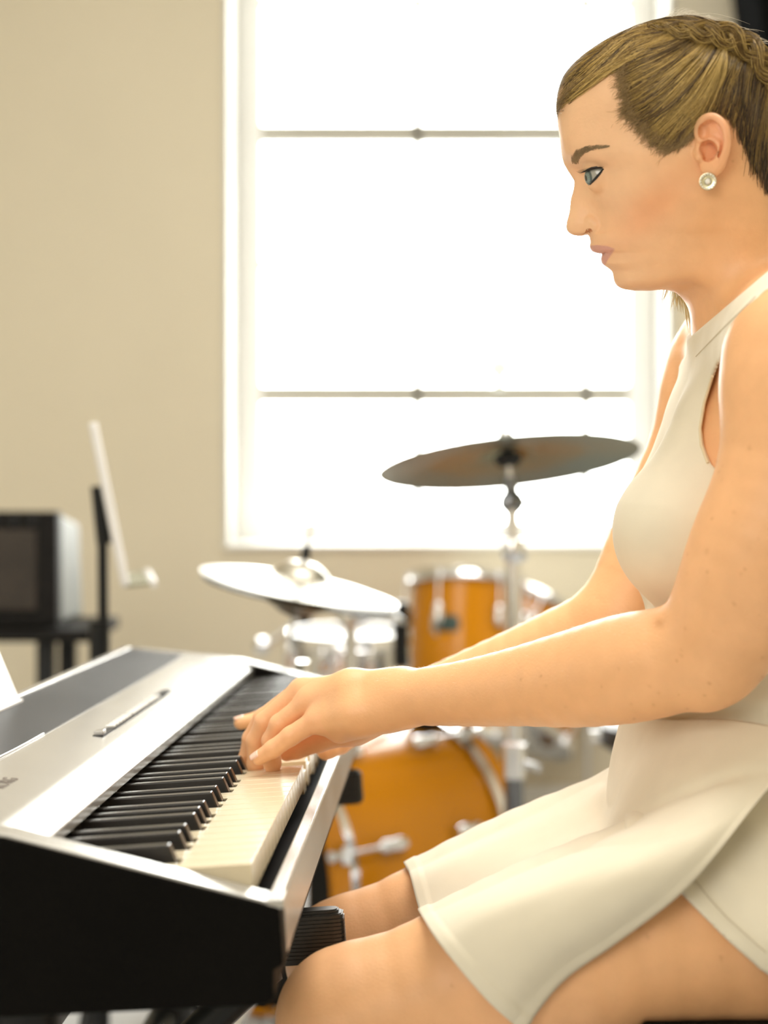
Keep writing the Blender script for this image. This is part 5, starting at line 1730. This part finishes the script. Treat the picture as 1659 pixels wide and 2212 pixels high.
locks([(1225, 178), (1262, 134), (1310, 102), (1360, 80)], [(1430, 52), (1460, 54), (1500, 60)], 12, .08, 1.6, (.5, .65, .85))
locks([(1345, 150), (1346, 190), (1352, 235), (1372, 262)], [(1490, 86), (1512, 90), (1530, 96), (1542, 100)], 20, .10, 2.4, (.15, .4, .6, .8), wid=7)
locks([(1380, 270), (1405, 296), (1435, 318), (1465, 308), (1490, 288)], [(1546, 102), (1552, 104), (1558, 107), (1562, 110)], 22, .17, 3.2, (.2, .55, .8, 1.0), wid=7)
locks([(1440, 240), (1470, 262), (1500, 262), (1520, 245)], [(1553, 104), (1560, 108), (1566, 112)], 13, .14, 4.4, (.6, .9, 1.05), wid=5)
locks([(1528, 242), (1560, 248), (1590, 268)], [(1580, 124), (1592, 130), (1606, 138)], 9, -.05, 3.0, (.1, .3, .5), wid=6)
locks([(1604, 292), (1625, 340), (1648, 400)], [(1618, 146), (1640, 164), (1662, 190)], 10, -.12, 2.6, (.0, .2, .35), wid=7)
# soft edge: fine short hairs across the hairline
EDG = [(1206, 243), (1212, 216), (1224, 200), (1260, 176), (1300, 149), (1332, 131), (1340, 150), (1341, 182), (1351, 221), (1348, 245), (1370, 264), (1390, 286), (1414, 310), (1442, 326), (1470, 314), (1500, 284)]
EDG = [cam2plane(*p, 0) for p in EDG]
for i in range(2200):
    t = random.random(); b = poly_at(EDG, t)
    dr = np.array([.92, -.38]) if t < .45 else np.array([.80, -.60])
    th = random.gauss(0, .38); dr = np.array([dr[0] * math.cos(th) - dr[1] * math.sin(th), dr[0] * math.sin(th) + dr[1] * math.cos(th)])
    L = random.uniform(10, 34)
    out_ = abs(random.gauss(0, 12)); s_ = b - dr * out_
    ctl = s_ + dr * L * .5 + np.array([random.gauss(0, 2.5), random.gauss(0, 2.5)])
    pts = np.array([hair_pt(q[0], q[1], .15 + .5 * k_) for k_, q in enumerate(bez(s_, ctl, s_ + dr * L, 5))])
    c_ = np.array([.40, .27, .125]) * random.uniform(.6, 1.3)
    ST.add(HC0 + pts @ HR, .00010, c_)
    ST.add(HC0 + (pts * np.array([1, 1, -1])) @ HR, .00011, c_)
# braid
path = [(1405, 66), (1440, 70), (1475, 74), (1510, 78), (1545, 84), (1580, 96), (1612, 116), (1640, 144), (1664, 178), (1690, 228), (1705, 290), (1712, 360)]
path = [cam2plane(*p, 6.0) for p in path]
BL = MB()
def braid_pts(phase, wid, n=150):
    out = []
    for i in range(n):
        t = i / (n - 1)
        p = poly_at(path, t); p2 = poly_at(path, min(1, t + .01)); p0 = poly_at(path, max(0, t - .01))
        d = p2 - p0; d /= np.linalg.norm(d) + 1e-9; nn_ = np.array([-d[1], d[0]])
        a = (t ** .9) * 2 * math.pi * 3.3 + phase
        sc = min(1, .35 + t * 2.2)
        q = p + nn_ * math.sin(a) * 15 * sc
        out.append((q, math.cos(2 * a) * 2.4 * sc + 3.0 * sc + .6, sc))
    return out
for k in range(3):
    bp3 = braid_pts(k * 2 * math.pi / 3, 1)
    core = [HC0 + hair_pt(q[0], q[1], l) @ HR for q, l, sc in bp3]
    rr = [.0056 * sc * (.86 + .14 * math.sin(i * .19 + k * 2)) for i, (q, l, sc) in enumerate(bp3)]
    BL.tube(core, rr, 10)
    C_ = np.array(core); T_ = np.gradient(C_, axis=0); T_ /= np.linalg.norm(T_, axis=1, keepdims=True)
    U_ = np.cross(T_, EW); U_ /= np.linalg.norm(U_, axis=1, keepdims=True); N_ = np.cross(U_, T_)
    for h in range(420):
        th = random.uniform(0, 2 * math.pi); rad = random.uniform(.92, 1.10); tw = random.uniform(-.6, .6)
        i0 = random.randint(0, 110); i1 = min(149, i0 + random.randint(18, 50))
        idx = np.arange(i0, i1, 3)
        if len(idx) < 4: continue
        tt = np.linspace(0, 1, len(idx))
        ang_ = th + tw * tt * 3
        R_ = (np.array(rr)[idx] * rad)[:, None] * (1 + .25 * math.sin(h))
        ST.add(C_[idx] + R_ * (np.cos(ang_)[:, None] * U_[idx] + np.sin(ang_)[:, None] * N_[idx]), .00027, hcol(.45 + .2 * math.sin(th)))
braid = BL.build('braid', mat('braid_base', (.12, .074, .026), .9, spec=.1, noise=.4, nscale=160, bump=.0008, bscale=260), smooth=True); own(braid)
hst = ST.build('hair_strands', M_hair); own(hst)
# flyaway wisps round the crown, and the lock hanging behind the neck
FW_ = Strands()
for i in range(230):
    t = random.random()
    b = poly_at([(1430, 44), (1500, 44), (1560, 62), (1620, 100), (1665, 160)], t)
    dirn = np.array([random.uniform(.1, 1.0), random.uniform(-.9, -.05)]); dirn /= np.linalg.norm(dirn)
    Ln = abs(random.gauss(0, 1)) * 26 + 12
    q1 = b + dirn * Ln * .6 + np.array([random.gauss(0, 6), 0]); q2 = b + np.array([Ln * random.uniform(.5, 2.2), random.uniform(-.3, .7) * Ln + (30 if t > .5 else 10) * random.random()])
    w0 = random.uniform(-18, 30)
    P0 = HP(b[0], b[1] + 6, w0 * MM); P1 = HP(q1[0], q1[1], (w0 + random.gauss(0, 8)) * MM); P2 = HP(q2[0], q2[1], (w0 + random.gauss(0, 14)) * MM)
    FW_.add(bez(P0, P1, P2, 12), .00016, np.array([.95, .88, .74]) * random.uniform(.8, 1.05))
for i in range(160):      # fuzzy back-lit down along the front silhouette
    py = random.uniform(45, 245); px = float(front(py)) - random.uniform(6, 12)
    a = HP(px + 10, py + 4, random.uniform(-8, 8) * MM); b = HP(px - random.uniform(-3, 5), py - random.uniform(4, 14), random.uniform(-8, 8) * MM)
    dy_ = random.uniform(8, 26); c = HP(float(front(max(py - dy_, 44))) - random.uniform(4, 13), max(py - dy_, 40), random.uniform(-8, 8) * MM); b = (a + c) / 2 + (b - a) * .35
    FW_.add(bez(a, b, c, 7), .00012, np.array([.60, .52, .36]))
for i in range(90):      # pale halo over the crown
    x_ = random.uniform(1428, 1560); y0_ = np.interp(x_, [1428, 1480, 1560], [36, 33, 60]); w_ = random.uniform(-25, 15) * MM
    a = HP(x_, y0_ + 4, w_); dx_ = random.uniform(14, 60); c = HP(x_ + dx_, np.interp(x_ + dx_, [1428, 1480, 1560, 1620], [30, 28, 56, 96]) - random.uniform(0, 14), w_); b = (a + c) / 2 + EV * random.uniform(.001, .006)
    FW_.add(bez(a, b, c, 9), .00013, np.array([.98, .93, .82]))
fw = FW_.build('flyaway_hair', M_hair); own(fw)
LK = Strands()
for i in range(260):
    x0 = random.uniform(1445, 1492); t = random.random()
    wl = -random.uniform(38, 60)
    a = HP(x0 + random.uniform(0, 10), 560, wl * MM); L = random.uniform(90, 150) if x0 > 1465 else random.uniform(50, 110)
    tip = (x0 + random.uniform(-6, 10) + L * .16, 570 + L)
    if random.random() < .10: tip = (x0 - random.uniform(10, 28), 590 + L * .6)
    b = HP((x0 + tip[0]) / 2 + random.gauss(0, 4), 565 + L * .5, wl * MM); c = HP(*tip, wl * MM)
    LK.add(bez(a, b, c, 8), .00030, np.array([.95, .84, .52]) * random.uniform(.8, 1.15))
lk = LK.build('hair_lock', M_hair); own(lk)

# fine down along the forearms
DW = Strands()
for ch, n in ((NEAR_FORE, 900), (FAR_FORE, 250)):
    for i in range(n):
        k = random.randint(0, len(ch) - 2); t = random.random()
        A = W(*ch[k][:3]); B = W(*ch[k + 1][:3]); p = A * (1 - t) + B * t; r = ch[k][3] * (1 - t) + ch[k + 1][3] * t
        ax = (B - A) / np.linalg.norm(B - A)
        upn = np.array([0, 0, 1.]) - ax * ax[2]; upn /= np.linalg.norm(upn); sd_ = np.cross(ax, upn)
        th = random.gauss(0, .45)
        n_ = upn * math.cos(th) + sd_ * math.sin(th)
        s = p + n_ * (r * .97)
        g = float(f_all(s[None])[0]); s = s - n_ * g
        d = n_ * .45 + ax * .9 + sd_ * random.gauss(0, .35); d /= np.linalg.norm(d)
        L = random.uniform(.002, .0048)
        DW.add(np.array([s, s + d * L * .5, s + (d * .9 - n_ * .12) * L]), .00005, np.array([.9, .8, .62]))
dw = DW.build('arm_hair', M_hair); own(dw)

# ------------------------------------------------------------------ earring
er = bpy.data.objects.new('earring', None); C.objects.link(er)
EC = HP(1529, 392, 80.5 * MM)
en_ = EW * .97 - EU * .05; en_ /= np.linalg.norm(en_)
EM = frame((0, 0, 0), en_, EV)
M_gold = mat('pale_gold', (.72, .68, .50), .25, 1, noise=.1, nscale=400)
M_gem = mat('clear_gem', (.95, .95, .92), .04, .2, coat=1, noise=.05, nscale=300)
disc = MB().lathe([(0, -.0012), (.0060, -.0012), (.0066, 0), (.0064, .0006), (.0058, .0007), (.0046, .0003), (.0032, .0003), (.0028, .0012), (.0024, .0008), (0, .0008)], EM, 36).build('earring', M_gold, smooth=True)
bpy.data.objects.remove(er)
disc.location = tuple(EC + np.array(woff)); disc.parent = woman; disc['label'] = 'round gold stud earring with a ring of clear stones'
for k in range(16):
    th = 2 * math.pi * k / 16
    Fm = EM.copy(); Fm[:3, 3] = EM[:3, 0] * .0054 * math.cos(th) + EM[:3, 1] * .0054 * math.sin(th) + en_ * .0006
    MB().lathe([(.0008, -.0002), (.0008, .0002), (.0004, .0007), (0, .0007)], Fm, 6).build('rim_stone', M_gem, disc)
Fm = EM.copy(); Fm[:3, 3] = en_ * .0008
MB().lathe([(.0021, 0), (.0021, .0004), (.0011, .0013), (0, .0013)], Fm, 8).build('centre_stone', M_gem, disc)

# ------------------------------------------------------------------ clothes
M_dress = mat('cream_fabric', (.78, .72, .58), .8, noise=.03, nscale=40, bump=.00012, bscale=1400, sheen=.15, sss=.0)
arm_poly = [(1715, 600), (1664, 644), (1612, 690), (1572, 745), (1545, 805), (1525, 870), (1516, 925), (1520, 962), (1535, 1000), (1575, 1050), (1680, 1110), (1860, 1150), (2000, 1000), (2000, 560)]
nk_a, nk_b = W(1498, 722, 1.36), W(1668, 578, 1.36)
_nd = nk_b - nk_a; _nn = np.array([-_nd[2], 0, _nd[0]]); _nn /= np.linalg.norm(_nn)     # normal pointing up-left
if _nn[2] < 0: _nn = -_nn
def fold(P):
    # soft diagonal creases at the waist
    x, y, z = P.T
    zz = (z - (CAMZ - .22))
    a = np.exp(-((z - (CAMZ - .245)) / .075) ** 2)
    return a * .0016 * np.sin(z * 210 + x * 55 + np.sin(x * 30) * 1.2)
def f_dress(P):
    f = np.full(len(P), 1e3)
    for fn, l, h, k in GR[:5]:
        f = smin(f, fn(P), k)
    f = f - .0040
    f = f + fold(P)
    side = P.copy(); side[:, 1] = TD - np.abs(P[:, 1] - TD)
    px, py = proj(side)
    ap = poly_sd(px, py, arm_poly) / 2750.
    outer = np.abs(P[:, 1] - TD) > .035
    f = np.where(outer, smax(f, -ap, .0016), f)
    qx, qy = proj(P)
    far = (P[:, 1] > TD + .025) & (qy < 900)
    f = np.where(far, smax(f, (1509 - (qy - 722) * .62 - qx) / 2400., .0016), f)
    lx, ly = 170., -144.; ln_ = math.hypot(lx, ly)
    nk = ((px - 1498) * ly - (py - 722) * lx) / ln_ / 2750.
    f = np.maximum(f, nk)
    zb = W(1500, 1635, TD)[2]
    f = np.maximum(f, zb - P[:, 2])
    return f
dl, dh2 = bounds([W(1300, 560, 1.2), W(1960, 1960, 1.2), W(1300, 560, 1.56), W(1960, 1960, 1.56)], .01)
DV, DQ = surface(f_dress, dl, dh2, .0024, lip=1.8)
DV = project(f_dress, DV, 1)
dress = mesh_obj('dress', DV, DQ, M_dress, None, True); own(dress)
dress['label'] = 'cream sleeveless dress with a high halter neck'
# stitched collar band and armhole binding
sm = MB()
def dress_pt(px, py, lift=.0004):
    rd = np.array([(px - CX) / FPX, 1., (HY - py) / FPX]); t = 1.18
    for _ in range(80):
        p = rd * t + CAM0; d = float(f_dress(p[None])[0]); t += max(min(d, .02), -.01) * .7
        if abs(d) < 1e-4: break
    return p - rd / np.linalg.norm(rd) * lift
_sx = [1503, 1530, 1565, 1600, 1632]; _sy = [770, 742, 706, 672, 640]
seam = [dress_pt(x, np.interp(x, _sx, _sy)) for x in np.linspace(1503, 1632, 22)]
sm.tube(seam, .0004, 5)
o = sm.build('collar_seam', mat('seam_thread', (.62, .55, .42), .8), smooth=True); own(o); 

bd_ = MB()
_ax = [1662, 1612, 1572, 1545, 1525, 1516, 1519, 1533]; _ay = [648, 692, 746, 806, 871, 926, 962, 1000]
bd_.tube([dress_pt(x - 4, y, .0002) for x, y in zip(np.interp(np.linspace(3.1, 7, 40), range(8), _ax), np.interp(np.linspace(3.1, 7, 40), range(8), _ay))], .0012, 6)
o = bd_.build('armhole_binding', mat('binding_cream', (.74, .64, .44), .7, noise=.05), smooth=True); own(o)
# side skirt panels
ROW = [
 [(1128, 2226, 1.168), (1060, 2165, 1.150), (985, 2080, 1.148), (938, 2022, 1.165), (914, 1984, 1.215), (914, 1986, 1.27), (922, 2000, 1.34), (905, 1962, 1.40), (888, 1898, 1.45), (884, 1884, 1.505), (893, 1905, 1.545), (915, 1965, 1.575)],
 [(1215, 2120, 1.158), (1150, 2075, 1.140), (1085, 2010, 1.140), (1035, 1960, 1.155), (1008, 1941, 1.21), (1008, 1941, 1.27), (1015, 1962, 1.34), (1005, 1915, 1.40), (985, 1853, 1.45), (985, 1836, 1.505), (1000, 1862, 1.55), (1020, 1930, 1.582)],
 [(1330, 2035, 1.150), (1275, 2000, 1.134), (1215, 1950, 1.134), (1170, 1905, 1.15), (1140, 1886, 1.205), (1138, 1888, 1.27), (1138, 1900, 1.34), (1130, 1855, 1.40), (1112, 1800, 1.45), (1112, 1776, 1.505), (1130, 1805, 1.55), (1150, 1885, 1.585)],
 [(1463, 1930, 1.143), (1415, 1900, 1.130), (1365, 1862, 1.132), (1325, 1835, 1.155), (1300, 1822, 1.205), (1290, 1822, 1.27), (1285, 1822, 1.34), (1275, 1785, 1.40), (1250, 1738, 1.45), (1245, 1712, 1.50), (1262, 1745, 1.55), (1290, 1830, 1.585)],
 [(1570, 1815, 1.150), (1535, 1790, 1.150), (1490, 1765, 1.165), (1440, 1755, 1.195), (1390, 1760, 1.235), (1345, 1765, 1.285), (1325, 1755, 1.345), (1320, 1715, 1.40), (1325, 1680, 1.44), (1340, 1666, 1.49), (1362, 1690, 1.54), (1385, 1765, 1.575)],
 [(1670, 1690, 1.180), (1620, 1670, 1.193), (1560, 1655, 1.210), (1490, 1650, 1.238), (1430, 1650, 1.268), (1375, 1655, 1.312), (1348, 1655, 1.365), (1350, 1645, 1.41), (1368, 1635, 1.45), (1400, 1640, 1.49), (1440, 1660, 1.525), (1480, 1720, 1.55)],
 [(1760, 1590, 1.215), (1700, 1575, 1.225), (1620, 1560, 1.240), (1540, 1555, 1.258), (1460, 1555, 1.285), (1402, 1555, 1.32), (1386, 1555, 1.372), (1395, 1555, 1.42), (1430, 1555, 1.455), (1480, 1565, 1.485), (1530, 1580, 1.51), (1580, 1620, 1.525)],
]
RG = np.array([[W(*p) for p in r] for r in ROW])
def cr1(A, n):
    """Catmull-Rom along axis 0 to n samples"""
    m = len(A); ts = np.linspace(0, m - 1, n); out = []
    for t in ts:
        i = min(int(t), m - 2); u = t - i
        p0 = A[max(i - 1, 0)]; p1 = A[i]; p2 = A[i + 1]; p3 = A[min(i + 2, m - 1)]
        if i == 0: p0 = 2 * p1 - p2
        if i == m - 2: p3 = 2 * p2 - p1
        out.append(.5 * (2 * p1 + (-p0 + p2) * u + (2 * p0 - 5 * p1 + 4 * p2 - p3) * u * u + (-p0 + 3 * p1 - 3 * p2 + p3) * u ** 3))
    return np.array(out)
NU, NV = 110, 120
S1 = cr1(RG, NU); S2 = np.swapaxes(cr1(np.swapaxes(S1, 0, 1), NV), 0, 1)
# keep the cloth outside the legs
Pf = S2.reshape(-1, 3).copy()
for _ in range(3):
    f = f_body(Pf); g = grad(f_body, Pf); g /= np.linalg.norm(g, axis=1, keepdims=True) + 1e-9
    need = np.clip(np.repeat(np.interp(np.linspace(0, 1, NU), [0, .45, .7, 1], [.0035, .0045, .0085, .0085]), NV) - f, 0, .02)
    Pf = Pf + g * need[:, None]
S2 = Pf.reshape(NU, NV, 3)
# small folds: run with the cloth from hip towards hem
uu = np.linspace(0, 1, NU)[:, None]; vv = np.linspace(0, 1, NV)[None]
nrm = np.cross(np.gradient(S2, axis=0), np.gradient(S2, axis=1)); nrm /= np.linalg.norm(nrm, axis=2, keepdims=True) + 1e-12
if nrm[:, :, 2].mean() < 0: nrm = -nrm
fol = .0018 * np.sin(vv * 34 + uu * 5) * np.clip((uu - .45) * 2.2, 0, 1) * np.clip(1.2 - uu, 0, 1) + .0008 * np.sin(vv * 15 - uu * 9) - .0042 * np.exp(-((uu - .74 + (vv - .25) * .55) / .022) ** 2) * np.clip(1 - np.abs(vv - .22) / .22, 0, 1) - .0036 * np.exp(-((uu - .60 + (vv - .2) * .8) / .025) ** 2) * np.clip(1 - np.abs(vv - .25) / .2, 0, 1)
hemf = .0011 * (uu < .045) + .0009 * (vv < .018)
S2 = S2 + nrm * (fol + hemf)[..., None]
fcs = [(i * NV + j, i * NV + j + 1, (i + 1) * NV + j + 1, (i + 1) * NV + j) for i in range(NU - 1) for j in range(NV - 1)]
sk = MB().add(S2.reshape(-1, 3), fcs).build('dress_skirt', M_dress, smooth=True)
sd = sk.modifiers.new('cloth', 'SOLIDIFY'); sd.thickness = .0014; sd.offset = 0
own(sk); sk['label'] = 'cream skirt panel slit at the side and draped over both thighs'
# shorts under the slit
sh_line = [(1446, 1905), (1510, 1970), (1570, 2030), (1640, 2092), (1720, 2150), (1800, 2230), (2100, 2300), (2100, 1500), (1350, 1500), (1350, 1840)]
SG = [g_ for g_ in GR]
def f_shorts(P):
    f = f_torso(P)
    for L_ in (NEAR_LEG, FAR_LEG):
        for a, b, ra, rb in chain(L_[:4]):
            f = smin(f, cone(P, a, b, ra, rb), .035)
    f = f - .0058 + .0008 * np.sin(P[:, 0] * 160 + P[:, 2] * 90)
    side = P.copy(); side[:, 1] = TD - np.abs(P[:, 1] - TD)
    px, py = proj(side)
    sdp = poly_sd(px, py, sh_line) / 2900.
    f = np.maximum(f, sdp)
    rx, ry = proj(P)
    f = np.where(P[:, 1] > TD, np.maximum(f, (1450 - rx) / 2500.), f)
    f = smax(f, np.where(P[:, 0] > .155, BZ + .0006 - P[:, 2], -.05), .006)
    return smax(f, P[:, 2] - W(1500, 1585, TD)[2], .004)
sl_, sh_ = bounds([W(1350, 1560, 1.14), W(1960, 2260, 1.14), W(1350, 1560, 1.60), W(1960, 2260, 1.60)], .01)
SV, SQ = surface(f_shorts, sl_, sh_, .0026, lip=1.8)
SV = project(f_shorts, SV, 1)
so = mesh_obj('shorts', SV, SQ, M_dress, None, True); own(so); so['label'] = 'cream shorts under the slit skirt'
def short_pt(px, py, lift=.0008):
    rd = np.array([(px - CX) / FPX, 1., (HY - py) / FPX]); t = 1.08
    for _ in range(80):
        p = rd * t + CAM0; d = float(f_shorts(p[None])[0]); t += max(min(d, .02), -.01) * .7
        if abs(d) < 1e-4: break
    return p - rd / np.linalg.norm(rd) * lift
sm = MB()
sm.tube([short_pt(x, np.interp(x, [1500, 1532, 1570, 1612, 1655], [1898, 1940, 1982, 2020, 2058])) for x in np.linspace(1500, 1655, 24)], .0005, 5)
o = sm.build('shorts_seam', MATS['seam_thread'], smooth=True); own(o)
print('person done', round(_t.time() - _t0, 1))
